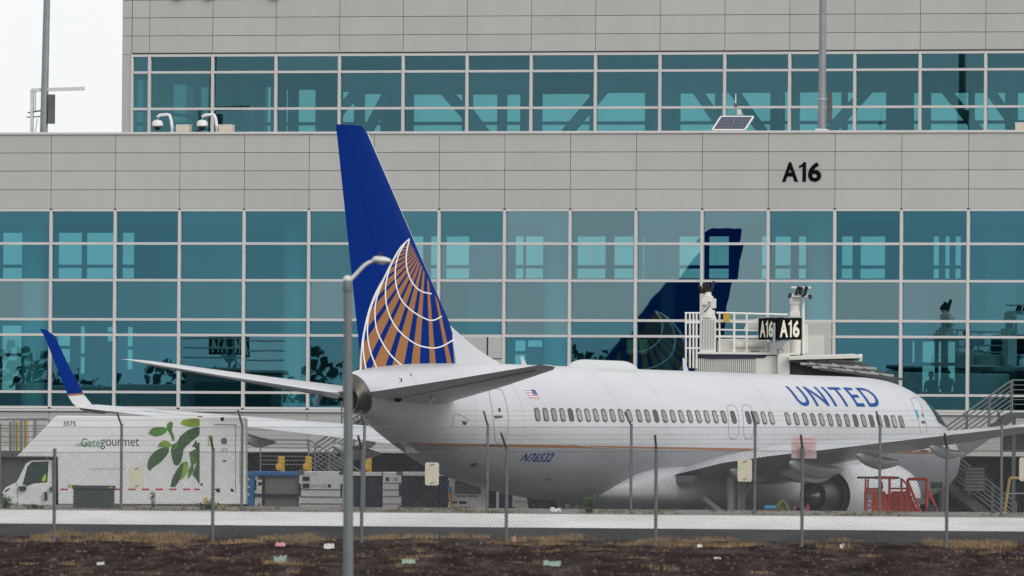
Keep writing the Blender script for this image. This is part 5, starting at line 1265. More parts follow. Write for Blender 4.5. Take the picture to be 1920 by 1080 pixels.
x6, z6 = tp(414, 848); x7, z7 = tp(427, 841)
text_obj('fleet_lettering', '3575', x7 - x6, z7 - z6, 'logo_dark', box, lambda x, y: (x6 + x, -.006, z6 + y), .0)
x8, z8 = tp(165, 883); x9, z9 = tp(236, 875)
text_obj('small_lettering', 'a gategroup member', x9 - x8, z9 - z8, 'faint', box, lambda x, y: (x8 + x, -.006, z8 + y), .0)
for i in range(11):
    xx = 113 + i * 25.5 if i < 10 else 364
    tdecal('reflective_tape', [(xx, 916), (min(xx + 14, 375), 916), (min(xx + 14, 375), 919), (xx, 919)], 'red')
for i in range(3): tdecal('marker_lamp', [(127 + i * 7, 909), (133 + i * 7, 909), (133 + i * 7, 915), (127 + i * 7, 915)], 'yellow')
tdecal('service_door', [(401, 795), (443, 796), (443, 798), (401, 797)], 'seam'); tdecal('service_door', [(441, 798), (442.3, 798), (442.3, 924), (441, 924)], 'seam'); tdecal('door_window', [(415, 822), (424, 821), (426, 828), (424, 833), (416, 833), (414, 827)], 'galv_dark')
tdecal('warning_label', [(390, 817), (399, 817), (399, 836), (390, 836)], 'yellow'); tdecal('warning_label', [(392, 819), (397, 819), (397, 834), (392, 834)], 'truck', -.009)
for q in (((413, 783), (420, 782), (420, 789), (414, 790)), ((417, 863), (424, 863), (424, 866), (418, 866)), ((402, 917), (412, 915), (413, 923), (408, 924)), ((432, 916), (438, 917), (438, 922), (433, 922)), ((376, 907), (380, 906), (380, 911), (376, 911))):
    tdecal('fitting', q, 'black')
tdecal('grab_strip', [(449, 846), (450.5, 846), (450.5, 908), (449, 908)], 'yellow')
st_ = obj('rear_step', MB().prism([tp(*p) for p in ((385, 933), (389, 933), (389, 946), (396, 946), (396, 934), (400, 934), (400, 951), (385, 951))], -.12, 0).prism([tp(*p) for p in ((400, 946), (432, 948), (432, 953), (400, 951))], -.12, 0), 'yellow', tr_)
obj('roof_lamp', MB().box((tp(377, 0)[0], .1, tp(0, 780)[1]), (tp(385, 0)[0], .25, tp(0, 777)[1])), 'red', box)

# =================================================================== BAGGAGE CARTS AND TUG (behind the tail)
GY = 374.0
def g_thing(name, px0, px1, label, cat, group=None, Y=GY):
    o = atY((px0 + px1) / 2, 950, Y); o.z = 0; t = thing(name, o, label, cat, group)
    def P(px, py): p = atY(px, py, Y); return p.x - o.x, p.z
    def bx(nm, a, b, c_, d, y0, y1, m, par=None, bevel=.01): p = P(a, d); q = P(c_, b); return obj(nm, MB().box((p[0], y0, p[1]), (q[0], y1, q[1])), m, par or t, bevel=bevel)
    return t, P, bx
def wheels(t, xs, r=.22, ys=(.2, 1.2), m='black'):
    for x in xs:
        for y in ys: obj('wheel', MB().lathe((x, y, r), (0, 1, 0), [(0, .08), (0, r * .8), (.03, r), (.11, r), (.14, r * .8), (.14, .08)], 18, caps=True), m, t, smooth=True)
CG = 'baggage carts under the tail'
# blue framed cart
t, P, bx = g_thing('baggage_cart', 463, 560, 'blue framed baggage cart with grey curtains beside the catering truck', 'baggage cart', CG)
bx('corner_post', 463.5, 885, 477, 990, 0, .25, 'cart_blue', None, .02); bx('roof_rail', 474, 884, 560, 892, -.02, 1.5, 'cart_blue', None, .03); bx('roof', 464, 884.5, 474, 889, .05, 1.5, 'cart_blue')
obj('rail_end', MB().lathe((P(470, 888)[0], -.05, P(470, 888)[1]), (0, 1, 0), [(0, .05), (.0, .09), (.3, .09)], 14, caps=True), 'cart_blue', t, smooth=True)
bx('end_panel', 477, 890, 491, 990, .05, .1, 'cart_white'); bx('grey_curtain', 496, 892, 560, 985, .12, .16, 'cart_grey'); bx('dark_gap', 491, 892, 496, 985, .1, .2, 'black')
bx('mid_rail', 477, 926, 560, 931, 0, .08, 'cart_navy'); bx('deck', 463, 985, 560, 992, 0, 1.5, 'cart_blue')
for a, b in ((484, 893), (484, 904)): bx('black_label', a, b, 491, b + 6, .04, .05, 'black', None, 0)
bx('black_label', 477, 899, 481, 919, .04, .05, 'black', None, 0); bx('red_reflector', 483.5, 944, 488, 949, .03, .05, 'red', None, 0); bx('red_reflector', 464, 948, 468, 953, -.02, 0, 'red', None, 0)
for y in (897, 911, 925): bx('white_mark', 464.5, y, 468, y + 4, -.02, 0, 'cart_white', None, 0)
wheels(t, (P(475, 0)[0], P(550, 0)[0]))
# white end-on cart
t, P, bx = g_thing('baggage_cart', 560, 645, 'white ribbed baggage cart seen end on, with black labels and small airline lettering', 'baggage cart', CG)
e = bx('end_panel', 560, 884, 645, 988, 0, 1.6, 'cart_white', None, .02)
for y in (917, 931, 944): bx('panel_rib', 562, y, 643, y + 1.2, -.02, 0, 'cart_grey', e, 0)
for y in (893.5, 906.5): bx('black_label', 567.5, y, 580.5, y + 8, -.025, 0, 'black', e, 0)
for a in (560.5, 638.5): bx('slot', a, 907, a + 3.5, 930, -.025, 0, 'black', e, 0)
for a in (560, 638): bx('red_reflector', a, 949, a + 5, 956, -.025, 0, 'red', e, 0)
bx('red_reflector_core', 640, 951, 642, 954, -.03, -.025, 'cart_white', e, 0)
a0 = P(584, 914); a1 = P(612, 908); text_obj('airline_lettering', 'UNITED', a1[0] - a0[0], a1[1] - a0[1], 'navy', e, lambda x, y: (a0[0] + x, -.004, a0[1] + y), 0, 0, 1.5)
g0 = P(617.5, 911); obj('globe_mark', MB().lathe((g0[0], -.006, g0[1]), (0, 1, 0), [(0, .001), (0, .055), (.005, .055)], 20), 'navy', e)
a2 = P(570, 892); a3 = P(598, 886); text_obj('faded_lettering', 'UNITED', a3[0] - a2[0], a3[1] - a2[1], 'faint', e, lambda x, y: (a2[0] + x, -.004, a2[1] + y))
bx('top_bracket', 560, 881, 570, 889, -.05, .3, 'galv_dark', None, .02); bx('top_bracket', 636, 884, 645, 889, -.05, .3, 'galv_dark', None, .02); wheels(t, (P(570, 0)[0], P(635, 0)[0]))
# navy curtain carts
t, P, bx = g_thing('baggage_cart', 655, 717, 'navy curtained baggage cart with white roof rail behind the lamp post', 'baggage cart', CG)
bx('roof_rail', 650, 885, 715, 892, -.02, 1.5, 'rail_white'); bx('navy_curtain', 652, 892, 681, 985, .05, .1, 'cart_navy'); bx('navy_curtain', 683, 892, 715, 985, .07, .12, 'cart_navy'); bx('corner_post', 681, 892, 683, 985, .03, .1, 'galv_dark'); bx('deck', 652, 985, 715, 992, 0, 1.5, 'galv_dark'); wheels(t, (P(660, 0)[0], P(705, 0)[0]))
t, P, bx = g_thing('baggage_cart', 717, 849, 'open baggage cart with white ribbed end and drawn navy curtains under the tail', 'baggage cart', CG)
e = bx('end_panel', 717, 885, 753, 988, 0, 1.5, 'cart_white', None, .02)
for y in (905, 917.5, 930, 944): bx('panel_rib', 718, y, 752, y + 1, -.02, 0, 'cart_grey', e, 0)
bx('slot', 748, 907, 754, 929, -.03, 0, 'black', e, 0); bx('red_reflector', 747, 948, 752, 955, -.025, 0, 'red', e, 0); bx('blue_mark', 723, 895, 730, 902, -.012, 0, 'letter_blue', e, 0)
a0 = P(738, 901); a1 = P(746, 896); text_obj('cart_number', '53', a1[0] - a0[0], a1[1] - a0[1], 'logo_dark', e, lambda x, y: (a0[0] + x, -.006, a0[1] + y), .02)
bx('top_bracket', 743, 885, 755, 889, -.05, .3, 'galv_dark', None, .02)
bx('roof_rail', 755, 885, 849, 892, -.02, 1.5, 'rail_white'); bx('navy_curtain', 753.5, 892, 768, 985, .05, .12, 'cart_navy'); bx('navy_curtain', 801, 892, 822, 985, .05, .12, 'cart_navy'); bx('back_curtain', 768, 892, 801, 985, 1.2, 1.25, 'cart_grey'); bx('navy_curtain', 824, 892, 845, 985, .09, .15, 'cart_navy')
bx('deck', 753.5, 985, 849, 992, 0, 1.5, 'galv_dark'); wheels(t, (P(730, 0)[0], P(830, 0)[0]))
t, P, bx = g_thing('baggage_cart', 924, 998, 'baggage cart with navy curtain and slanted white side showing under the belly', 'baggage cart', CG, Y=377)
bx('corner_post', 930, 915, 936, 988, 0, .1, 'cart_white'); bx('navy_curtain', 936, 915, 960, 985, .05, .1, 'cart_navy')
obj('side_panel', MB().prism([P(*p) for p in ((961, 905), (983, 905), (997, 990), (961, 990))], 0, 1.4), 'cart_white', t, bevel=.01)
bx('red_reflector', 961, 951, 966, 959, -.02, 0, 'red', None, 0); bx('panel_rib', 964, 940, 988, 941, -.01, 0, 'cart_grey', None, 0); bx('deck', 930, 986, 990, 992, .02, 1.3, 'galv_dark'); bx('roof', 930, 903, 985, 906, 0, 1.4, 'rail_white'); wheels(t, (P(940, 0)[0], P(985, 0)[0]))
# tug
t, P, bx = g_thing('baggage_tug', 841, 913, 'white baggage tug with dark rear window and orange hose parked under the tail', 'tug', Y=371.5)
bx('body', 841, 941, 913, 985, 0, 1.6, 'cart_white', None, .03); bx('cab_pillar', 842, 899, 853, 942, 0, .12, 'cart_white'); bx('cab_pillar', 901.5, 899, 913, 942, 0, .12, 'cart_white')
bx('roof', 840.5, 896.5, 914, 901, -.03, 1.5, 'rail_white', None, .02); wq = bx('rear_window', 853, 903, 901.5, 927, .04, .06, 'cabin_dark', None, 0); bx('window_frame', 853, 927, 901.5, 929, .0, .08, 'rail_white'); bx('lower_panel', 853, 929, 901.5, 942, .02, .1, 'cart_white')
bx('vent', 856, 928.9, 873, 931, -.01, .02, 'black', None, 0); bx('vent', 876, 928.9, 896, 931, -.01, .02, 'black', None, 0)
for a in (816 + 24, 860): bx('lamp_panel', a, 949 if a > 850 else 948, a + 19, 959, -.06, 0, 'cart_white', None, .01); 
bx('lamp_glass', 862, 950, 876, 957, -.07, -.06, 'screen_green', None, 0); bx('lamp_glass', 842, 950.5, 857, 957, -.07, -.06, 'galv_dark', None, 0); bx('red_reflector', 878.5, 949, 881, 955, -.04, 0, 'red', None, 0)
bx('dark_grille', 861, 940, 875, 945, -.02, 0, 'black', None, 0); bx('dark_grille', 822 + 22, 940, 857, 944, -.02, 0, 'black', None, 0)
obj('hose', MB().tube([(P(852, 957)[0], -.08, P(852, 975)[1]), (P(851.5, 0)[0], -.08, P(0, 930)[1]), (P(850.5, 0)[0], -.08, P(0, 917)[1])], .04, 8), 'orange_l', t, smooth=True); obj('hose_end', MB().cyl((P(850.5, 0)[0], -.08, P(0, 917)[1]), (P(849.5, 0)[0], -.08, P(0, 905)[1]), .045, n=8), 'cyan', t, smooth=True)
for a in (846, 890): obj('wheel', MB().lathe((P(a + 6, 0)[0], .15, .27), (0, 1, 0), [(0, .1), (0, .22), (.03, .27), (.2, .27), (.24, .22), (.24, .1)], 20, caps=True), 'black', t, smooth=True)

# =================================================================== ORANGE STAND BY THE ENGINE
t, P, bx = g_thing('maintenance_stand', 1619, 1765, 'orange railed maintenance stand with dark canopy in front of the engine', 'stand', Y=372.0)
def rod(nm, pts, dy=0.0, r=.028, m='orange', par=None):
    mb = MB()
    for (a, b), (c_, d) in zip(pts, pts[1:]): p = P(a, b); q = P(c_, d); mb.cyl((p[0], dy, p[1]), (q[0], dy, q[1]), r, n=8)
    return obj(nm, mb, m, par or t, smooth=True)
bx('canopy', 1609, 894, 1687, 897, -.05, 1.1, 'black', None, .01); bx('canopy_rail', 1640, 893, 1680, 898.5, -.06, 0, 'orange', None, .01)
for x in (1623, 1627.5): rod('post', [(x, 898), (x - 1.5, 990)])
rod('post', [(1651, 898), (1652, 920)]); rod('post', [(1668, 897), (1667, 990)], 0, .04); rod('post', [(1690, 897), (1691, 990)], 0, .035)
rod('brace', [(1648, 898), (1653, 904), (1655, 915)]); rod('brace', [(1690, 897), (1702, 910), (1706, 925)]); rod('rail', [(1622, 916.5), (1655, 916.5)]); rod('rail', [(1670, 916), (1703, 916)]); rod('rail', [(1623, 919.5), (1655, 919.5)], .3, .02, 'rail_white')
a = P(1621, 1000); b = P(1655, 921)
obj('side_plate', MB().prism([P(*p) for p in ((1620, 921), (1659, 921), (1664, 935), (1682, 990), (1620, 990))], 0, .04), 'orange', t, bevel=.01)
obj('side_plate', MB().prism([P(*p) for p in ((1672, 921), (1706, 921), (1736, 990), (1672, 990))], .5, .54), 'orange', t, bevel=.01)
obj('rear_plate', MB().prism([P(*p) for p in ((1640, 926), (1700, 926), (1700, 990), (1640, 990))], .95, .99), 'orange', t, bevel=.01)
for i_ in range(5): bx('step', 1706 + i_ * 6, 930 + i_ * 12, 1716 + i_ * 6, 932 + i_ * 12, .05, .5, 'orange', None, 0)
rod('stair_rail', [(1697, 921), (1712, 990)], -.03, .03); rod('stair_rail', [(1703, 905), (1736, 985)], .02, .04)
rod('rear_frame', [(1703, 922), (1704, 898), (1740, 898), (1738, 990)], .9, .045); rod('rear_brace', [(1740, 912), (1758, 955), (1762, 990)], .9, .035); rod('rear_brace', [(1740, 925), (1752, 940)], 1.2, .03)
bx('number_plate', 1625, 937, 1634, 960, -.02, 0, 'rail_white', None, 0); a0 = P(1627, 953); a1 = P(1632.5, 943)
bx('number_panel', 1626, 942, 1633.5, 954, -.026, -.02, 'navy', None, 0); text_obj('stand_lettering', 'M', a1[0] - a0[0], a1[1] - a0[1], 'rail_white', t, lambda x, y: (a0[0] + x, -.03, a0[1] + y), .02)
bx('control_box', 1625, 926, 1637, 936, -.03, 0, 'galv', None, .01); bx('toolbox', 1742, 947, 1757, 966, .3, .8, 'util', None, .02); bx('grille', 1720, 934, 1736, 945, .9, .92, 'galv', None, 0)
bx('base_frame', 1620, 990, 1762, 1000, 0, 1.2, 'orange', None, .01); wheels(t, (P(1632, 0)[0], P(1750, 0)[0]), .18, (.1, .9))

# smaller ramp items seen between the gear and the engine
t, P, bx = g_thing('hose_cart', 1452, 1482, 'olive green hose reel cart with blue handle under the wing', 'cart', Y=373)
obj('reel', MB().lathe((P(1466, 0)[0], .0, P(0, 962)[1]), (0, 1, 0), [(0, .1), (0, .42), (.06, .44), (.5, .44), (.56, .42), (.56, .1)], 24, caps=True), 'chock_green', t, smooth=True)
rod('hose', [(1440 + 16, 952), (1466, 938), (1474, 945), (1480, 960), (1482, 985)], -.1, .05, 'chock_green'); bx('handle', 1433, 948, 1455, 954, -.2, -.1, 'cyan', None, .02); bx('cart_frame', 1440, 985, 1490, 1000, 0, .7, 'galv_dark'); wheels(t, (P(1450, 0)[0], P(1480, 0)[0]), .14, (.05, .5))
t, P, bx = g_thing('traffic_cone', 1484, 1496, 'faded pink traffic cone standing beside the engine exhaust, left of the pair', 'cone', 'pink cones under the wing', Y=373)
for nm, px, lab in ((0, 1488, None), (1, 1514, 'pink traffic cone nearest the engine exhaust, right of the pair')):
    if nm: t, P, bx = g_thing('traffic_cone', 1507, 1523, lab, 'cone', 'pink cones under the wing', Y=373)
    zt = atY(px, 944 if nm else 950, 373).z
    obj('cone_body', MB().lathe((0, .2, .04), (0, 0, 1), [(0, .22), (zt * .5, .12), (zt - .06, .035), (zt - .04, .02)], 20, caps=True), 'hot_pink', t, smooth=True)
    obj('cone_base', MB().box((-.24, -.04, 0), (.24, .44, .04)), 'hot_pink', t, bevel=.01); obj('cone_band', MB().lathe((0, .2, zt * .55), (0, 0, 1), [(0, .118), (.12, .092)], 20), 'rail_white', t, smooth=True)
t, P, bx = g_thing('ground_power_cart', 1270, 1320, 'dark low cart with orange and yellow lamps under the belly', 'cart', Y=384)
bx('body', 1252, 950, 1325, 990, 0, 1.0, 'util', None, .03); bx('yellow_lamp', 1273, 943, 1280, 951, .1, .3, 'yellow', None, .02); bx('orange_lamp', 1280, 944, 1291, 951, .1, .3, 'orange', None, .02); bx('amber_lamp', 1300, 946, 1308, 953, .1, .25, 'orange_l', None, .02); rod('tow_bar', [(1225, 962), (1265, 955)], .2, .025, 'galv'); wheels(t, (P(1265, 0)[0], P(1315, 0)[0]), .2, (.1, .8))
for px, Y_, lab in ((1324, 378, 'thin white marker post under the wing beside the landing gear'), (1196, 380, 'short white marker post under the belly near the fence post')):
    o = atY(px, 950, Y_); o.z = 0; t = thing('marker_post', o, lab, 'post', 'white marker posts under the aircraft'); zt = atY(px, 943, Y_).z
    obj('post', MB().cyl((0, 0, .05), (0, 0, zt), .03, n=8), 'rail_white', t, smooth=True); obj('foot', MB().cyl((0, 0, 0), (0, 0, .05), .15, n=14), 'black', t); obj('cap', MB().cyl((0, 0, zt), (0, 0, zt + .02), .034, n=8), 'galv', t)
t, P, bx = g_thing('bollard', 1836, 1848, 'yellow bollard at the foot of the right stair', 'bollard', Y=398)
obj('post', MB().cyl((0, 0, 0), (0, 0, P(0, 949)[1] - .08), .12, n=16), 'yellow', t, smooth=True); obj('dome', MB().lathe((0, 0, P(0, 949)[1] - .08), (0, 0, 1), [(0, .12), (.05, .1), (.08, .03)], 16, caps=True), 'yellow', t, smooth=True)
t, P, bx = g_thing('tripod_stand', 1748, 1764, 'black tripod stand with thin mast beside the orange stand', 'stand', Y=383)
obj('mast', MB().cyl((P(1769, 0)[0], 0, 0), (P(1767.5, 0)[0], 0, P(0, 905)[1]), .03, n=8), 'black', t); obj('box', MB().box((P(1767, 0)[0] - .25, -.05, P(0, 902)[1]), (P(1767, 0)[0] + .12, .2, P(0, 890)[1])), 'black', t, bevel=.03)
for a in (0, 2.1, 4.2): obj('leg', MB().cyl((P(1769, 0)[0], 0, .4), (P(1769, 0)[0] + .3 * math.cos(a), .3 * math.sin(a), 0), .02, n=6), 'black', t)
t, P, bx = g_thing('pipe_frame', 1884, 1925, 'bent ochre pipe barrier at the right edge of the apron', 'barrier', Y=385)
M['ochre'] = mat('ochre_pipe', (0.38, 0.25, 0.06), 0.6, var=.2, vscale=4)
rod('pipe', [(1882, 990), (1884, 958), (1893, 897), (1960, 895), (1972, 990)], 0, .045, 'ochre'); rod('cross_bar', [(1889, 926), (1968, 924)], 0, .02, 'galv'); rod('pipe_foot', [(1880, 1000), (1884, 985)], .0, .06, 'ochre')

# =================================================================== FENCES
def fence(name, Y, posts, y_top, label, arms, depth_arm, group):
    o = atY(960, 1000, Y); o.z = gz(Y); t = thing(name, o, label, 'fence', group); S = F_PX / Y
    ztop = {}
    for i, px in enumerate(posts):
        b = atY(px, 0, Y).x - o.x; zt = atY(px, y_top(px), Y).z - o.z; ztop[i] = (b, zt)
        arm = arms.get(px, (-8, 26))
        obj('post', MB().cyl((b, 0, -.3), (b, 0, zt), .036, n=10), 'post', t, smooth=True)
        if arm: obj('arm', MB().bar((b, 0, zt - .02), (b + arm[0] / S, depth_arm, zt + arm[1] / S), .045, .022), 'galv_dark', t)
        obj('post_cap', MB().cyl((b, 0, zt), (b, 0, zt + .03), .042, n=10), 'galv_dark', t)
    xs = sorted(ztop.values()); x0, x1 = xs[0][0], xs[-1][0]; zt = sum(z for _, z in xs) / len(xs)
    slope_ = (xs[-1][1] - xs[0][1]) / (x1 - x0); zz_ = lambda x: xs[0][1] + slope_ * (x - x0) - .05
    H = zt - .05; d = .0508 * math.sqrt(2); mb = MB(); r = .0025; n = int((x1 - x0 + H) / d) + 1
    for k in range(n):
        for sgn in (1, -1):
            xa = x0 - (H if sgn > 0 else 0) + k * d; a_ = xa; b_ = xa + H          # at bottom, at top (sgn>0)
            if sgn < 0: a_, b_ = xa, xa - H
            # clip to x0..x1
            pts = []
            za, zb = .02, H
            def clip(xp, zp, xq, zq):
                if xp > xq: xp, zp, xq, zq = xq, zq, xp, zp
                if xq < x0 or xp > x1: return None
                if xp < x0: zp += (zq - zp) * (x0 - xp) / (xq - xp); xp = x0
                if xq > x1: zq = zp + (zq - zp) * (x1 - xp) / (xq - xp); xq = x1
                return xp, zp, xq, zq
            c_ = clip(a_, za, b_, zb)
            if not c_: continue
            xp, zp, xq, zq = c_; off = .004 * sgn
            mb.tube([(xp, off, zp + (zz_(xp) - H)), (xq, off, zq + (zz_(xq) - H))], r, 3, False)
    m_ = obj('chain_link_mesh', mb, 'wire', t); tag(m_, kind='stuff')
    obj('tension_wire', MB().cyl((x0, 0, zz_(x0)), (x1, 0, zz_(x1)), .006, n=5), 'wire', t)
    for j, f in enumerate((.33, .66, 1.0)):
        pts = []
        for b, z in xs: pts.append((b - 8 / S * f, depth_arm * f, z + 26 / S * f))
        bw = MB().tube(pts, .0024, 4)
        for (a_, b_) in zip(pts, pts[1:]):
            nb = int((b_[0] - a_[0]) / .127)
            for q in range(nb):
                p = Vector(a_).lerp(Vector(b_), (q + .5) / nb); bw.bar(p + Vector((-.012, 0, -.015)), p + Vector((.012, 0, .015)), .0022, .0022)
        obj('barbed_wire', bw, 'wire', t)
    return t
near = [-460, -170, 110, 407, 686, 957, 1237, 1511, 1782, 2055, 2330]
far = [-455, -225, 7, 235, 461, 690, 921, 1190, 1422, 1656, 1884, 2112, 2340]
fence('chain_link_fence', 255.0, near, lambda x: 842 - (x - 960) * .002, 'nearer chain-link fence with angled barbed wire arms at the edge of the dirt', {110: None, 407: (-5, 24), 957: (-11, 30), 1237: (-3, 26), 1511: (-4, 25), 1782: (-6, 28)}, -.25, 'chain-link fences before the apron')
ff = fence('chain_link_fence', 303.0, far, lambda x: 797, 'farther chain-link fence with angled barbed wire arms behind the concrete road', {1190: (-13, 24), 235: (-9, 24), 461: (-8, 28)}, -.25, 'chain-link fences before the apron')
fo_ = atY(960, 1000, 303.0)
# plates hung on the far fence and the notice on the near one
for px0, py0, px1, py1, lab in ((797, 867, 823, 910, 'cream blank plate on the fence below the tail cone'), (1383, 861, 1410, 903, 'cream blank plate on the fence below the wing flap'), (243, 874, 270, 916, 'dirty cream plate on the fence in front of the catering truck'), (1911, 858, 1937, 902, 'cream plate on the fence cut by the right picture edge')):
    o = atY((px0 + px1) / 2, (py0 + py1) / 2, 302.95); t = thing('fence_plate', o, lab, 'sign', 'cream plates hung on the far fence')
    hw = (px1 - px0) / 2 / 76.6; hh = (py1 - py0) / 2 / 76.6
    pts = rrect(hw, hh, .05); obj('plate', MB().prism(pts, -.008, .0), 'plate', t)
    for z in (hh - .06, -hh + .06): obj('tie', MB().bar((-.05, -.012, z - .02), (.05, -.012, z + .02), .025, .012), 'black', t)
o = atY(1507.5, 839, 255.06); t = thing('warning_notice', o, 'faded pink warning notice on the near fence in front of the wing', 'sign')
S_ = F_PX / 255
obj('board', MB().prism(rrect(23.5 / S_, 20.5 / S_, .015), 0, .006), 'pink', t)
obj('border', MB().prism(rrect(23 / S_, 20 / S_, .015), -.001, 0).prism(rrect(23.4 / S_, 20.4 / S_, .015), -.0005, 0), 'pink_ink', t) if False else None
text_obj('notice_lettering', 'NO TRESPASSING', 38 / S_, 3.2 / S_, 'pink_ink', t, lambda x, y: (-19 / S_ + x, -.002, 6.5 / S_ + y), .01)
text_obj('notice_lettering', 'RESTRICTED', 30 / S_, 2.6 / S_, 'pink_ink', t, lambda x, y: (-15 / S_ + x, -.002, 14 / S_ + y), 0)
for i, (w_, s_) in enumerate(((34, 'AUTHORIZED'), (30, 'PERSONNEL'), (36, 'ONLY BEYOND'), (28, 'THIS SIGN'))):
    text_obj('notice_lettering', s_, w_ / S_, 3.0 / S_, 'pink_ink', t, lambda x, y, w_=w_, i=i: (-w_ / 2 / S_ + x, -.002, (0 - i * 5.2) / S_ + y), -.01)

# green utility cabinet behind the far fence
o = atY(175, 960, 306); o.z = gz(306); t = thing('utility_cabinet', o, 'dark green utility cabinet on the verge in front of the catering truck', 'cabinet')
k_ = 306 / F_PX
obj('cabinet_body', MB().box((-38 * k_, 0, -.05), (38 * k_, .7, 36 * k_)), 'util', t, bevel=.015); obj('lid', MB().box((-40 * k_, -.03, 36 * k_), (40 * k_, .73, 43 * k_)), 'util', t, bevel=.012)
obj('warning_label', MB().box((28 * k_, -.036, 38 * k_), (36 * k_, -.031, 40.5 * k_)), 'yellow', t); obj('door_gap', MB().box((-.004, -.004, 0), (.004, 0, 35 * k_)), 'black', t)

# =================================================================== STREET LAMP
LY = 205.0; o = atY(653, 1080, LY); o.z = gz(LY); t = thing('street_lamp', o, 'slim grey street lamp with curved arm and small white head in the foreground', 'street lamp'); S_ = F_PX / LY
def lp(px, py, dy=0): p = atY(px, py, LY + dy); return (p.x - o.x, dy, p.z - o.z)
obj('pole', MB().tube([(0, 0, -.1), lp(653, 800), lp(651.5, 525)], [.087, .078, .066], 18), 'lamp_grey', t, smooth=True)
obj('pole_cap', MB().lathe(lp(651.5, 526), (0, 0, 1), [(0, .072), (.03, .074), (.06, .06), (.085, .02)], 16, caps=True), 'lamp_white', t, smooth=True)
obj('collar', MB().lathe(lp(651.5, 548), (0, 0, 1), [(0, .07), (.02, .078), (.18, .078), (.2, .07)], 16, caps=True), 'lamp_grey', t, smooth=True)
obj('arm', MB().tube([lp(655, 527), lp(660, 522), lp(674, 507), lp(684, 497), lp(692, 492), lp(700, 489.5), lp(708, 488)], [.032, .032, .031, .03, .029, .028, .028], 12), 'lamp_white', t, smooth=True)
hd = []
for f, up_, dn, wd in ((0, .02, .02, .03), (.1, .055, .045, .07), (.35, .07, .055, .12), (.65, .065, .05, .125), (.88, .045, .035, .09), (1, .01, .01, .02)):
    c_ = Vector(lp(698 + 36 * f, 487 + 3 * f)); hd.append([c_ + Vector((0, wd * math.cos(6.283 * k / 16), (up_ if k < 8 else dn) * math.sin(6.283 * k / 16))) for k in range(16)])
h_ = obj('lamp_head', MB().loft(hd), 'lamp_white', t, smooth=True)
obj('photocell', MB().lathe(lp(712, 481), (0, 0, 1), [(0, .035), (.05, .035), (.06, .02)], 12, caps=True), 'black', h_, smooth=True)
obj('lens', MB().lathe(lp(716, 493), (0, 0, -1), [(0, .085), (.02, .07), (.03, .02)], 16, caps=True), 'cam_white', h_, smooth=True)

# =================================================================== WEEDS
def weed(px, py, Y, h, n, label, spread, seed):
    o = atY(px, py, Y); o.z = gz(Y) - .01; t = thing('weed', o, label, 'weed', 'green weeds on the verge'); rg = random.Random(seed); st = MB(); lf = MB()
    for i in range(n):
        a = rg.random() * 6.283; b = Vector((rg.uniform(-spread, spread) * .6, rg.uniform(-.1, .1), 0)); tip = b + Vector((rg.uniform(-spread, spread) * .7, rg.uniform(-.15, .15), h * rg.uniform(.6, 1)))
        st.tube([b, b.lerp(tip, .5) + Vector((.02, 0, .02)), tip], [.008, .006, .003], 4)
        for q in range(26):
            f = rg.uniform(.08, 1); c_ = b.lerp(tip, f); an = rg.random() * 6.283; ln = rg.uniform(.045, .12); d_ = Vector((math.cos(an), math.sin(an), rg.uniform(-.3, .6))).normalized() * ln; s_ = d_.cross(Vector((0, 0, 1))).normalized() * ln * .3
            lf.add([c_, c_ + d_ * .5 + s_, c_ + d_, c_ + d_ * .5 - s_], [(0, 1, 2, 3)])
    obj('stem', st, 'weed', t); tag(obj('foliage', lf, 'weed', t), kind='stuff')
weed(1104, 962, 303.8, .46, 24, 'bright green bushy weed below the airliner belly', .14, 1)
weed(286, 962, 303.8, .52, 4, 'tall thin weed in front of the catering truck', .06, 2)
weed(10, 965, 303.8, .40, 12, 'dark green weed at the left picture edge', .13, 3)
weed(388, 962, 304.5, .2, 12, 'low green weed clump by the rear step of the truck', .25, 4)
weed(68, 964, 303.8, .14, 10, 'low spreading weed beside the truck cab', .3, 5)

# =================================================================== LITTER
def litter(px, py, Y, w_, h_, m, label, seed):
    rg = random.Random(seed); p = atY(px, py, Y); p.z = bank_z(p.x, Y) + .005; t = MB(); nx_, ny_ = 6, 4
    for j in range(ny_ + 1):
        for i in range(nx_ + 1):
            u, v = i / nx_ - .5, j / ny_ - .5
            t.v.append((u * w_ * .85 + rg.uniform(-.01, .01), v * .12 + rg.uniform(-.01, .01), max(.0, (v + .5) * h_ + rg.uniform(-.25, .25) * h_)))
    for j in range(ny_):
        for i in range(nx_): a = j * (nx_ + 1) + i; t.f.append((a, a + 1, a + nx_ + 2, a + nx_ + 1))
    o = obj('litter', t, m); o.location = p; sm_ = o.modifiers.new('thickness', 'SOLIDIFY'); sm_.thickness = .004
    tag(o, label, 'litter', 'litter on the dirt bank')
litter(617, 1036, 246, .24, .09, 'paper', 'crumpled white paper on the dirt left of the street lamp', 1)
litter(526, 1037, 246, .22, .08, 'paper_r', 'crumpled pinkish wrapper on the dirt below the baggage carts', 2)
litter(525, 1067, 225, .26, .12, 'paper_g', 'pale green scrap on the dirt left of the lamp post', 3)
litter(766, 1068, 224, .28, .09, 'paper_g', 'flat pale green scrap on the dirt right of the lamp post', 4)
litter(1035, 1067, 225, .36, .09, 'paper_g', 'larger pale green folded sheet on the dirt at the bottom centre', 5)
litter(963, 1017, 257.5, .1, .12, 'paper_r', 'small pale scrap caught at the foot of the near fence post', 6)
litter(1312, 1028, 251, .12, .06, 'paper', 'small white scrap on the dirt right of the centre fence post', 7)
litter(1580, 1020, 254, .12, .09, 'paper', 'small white scrap in the dry grass below the engine', 8)
litter(188, 1071, 222, .16, .05, 'paper', 'small cream scrap at the bottom left of the dirt', 9)
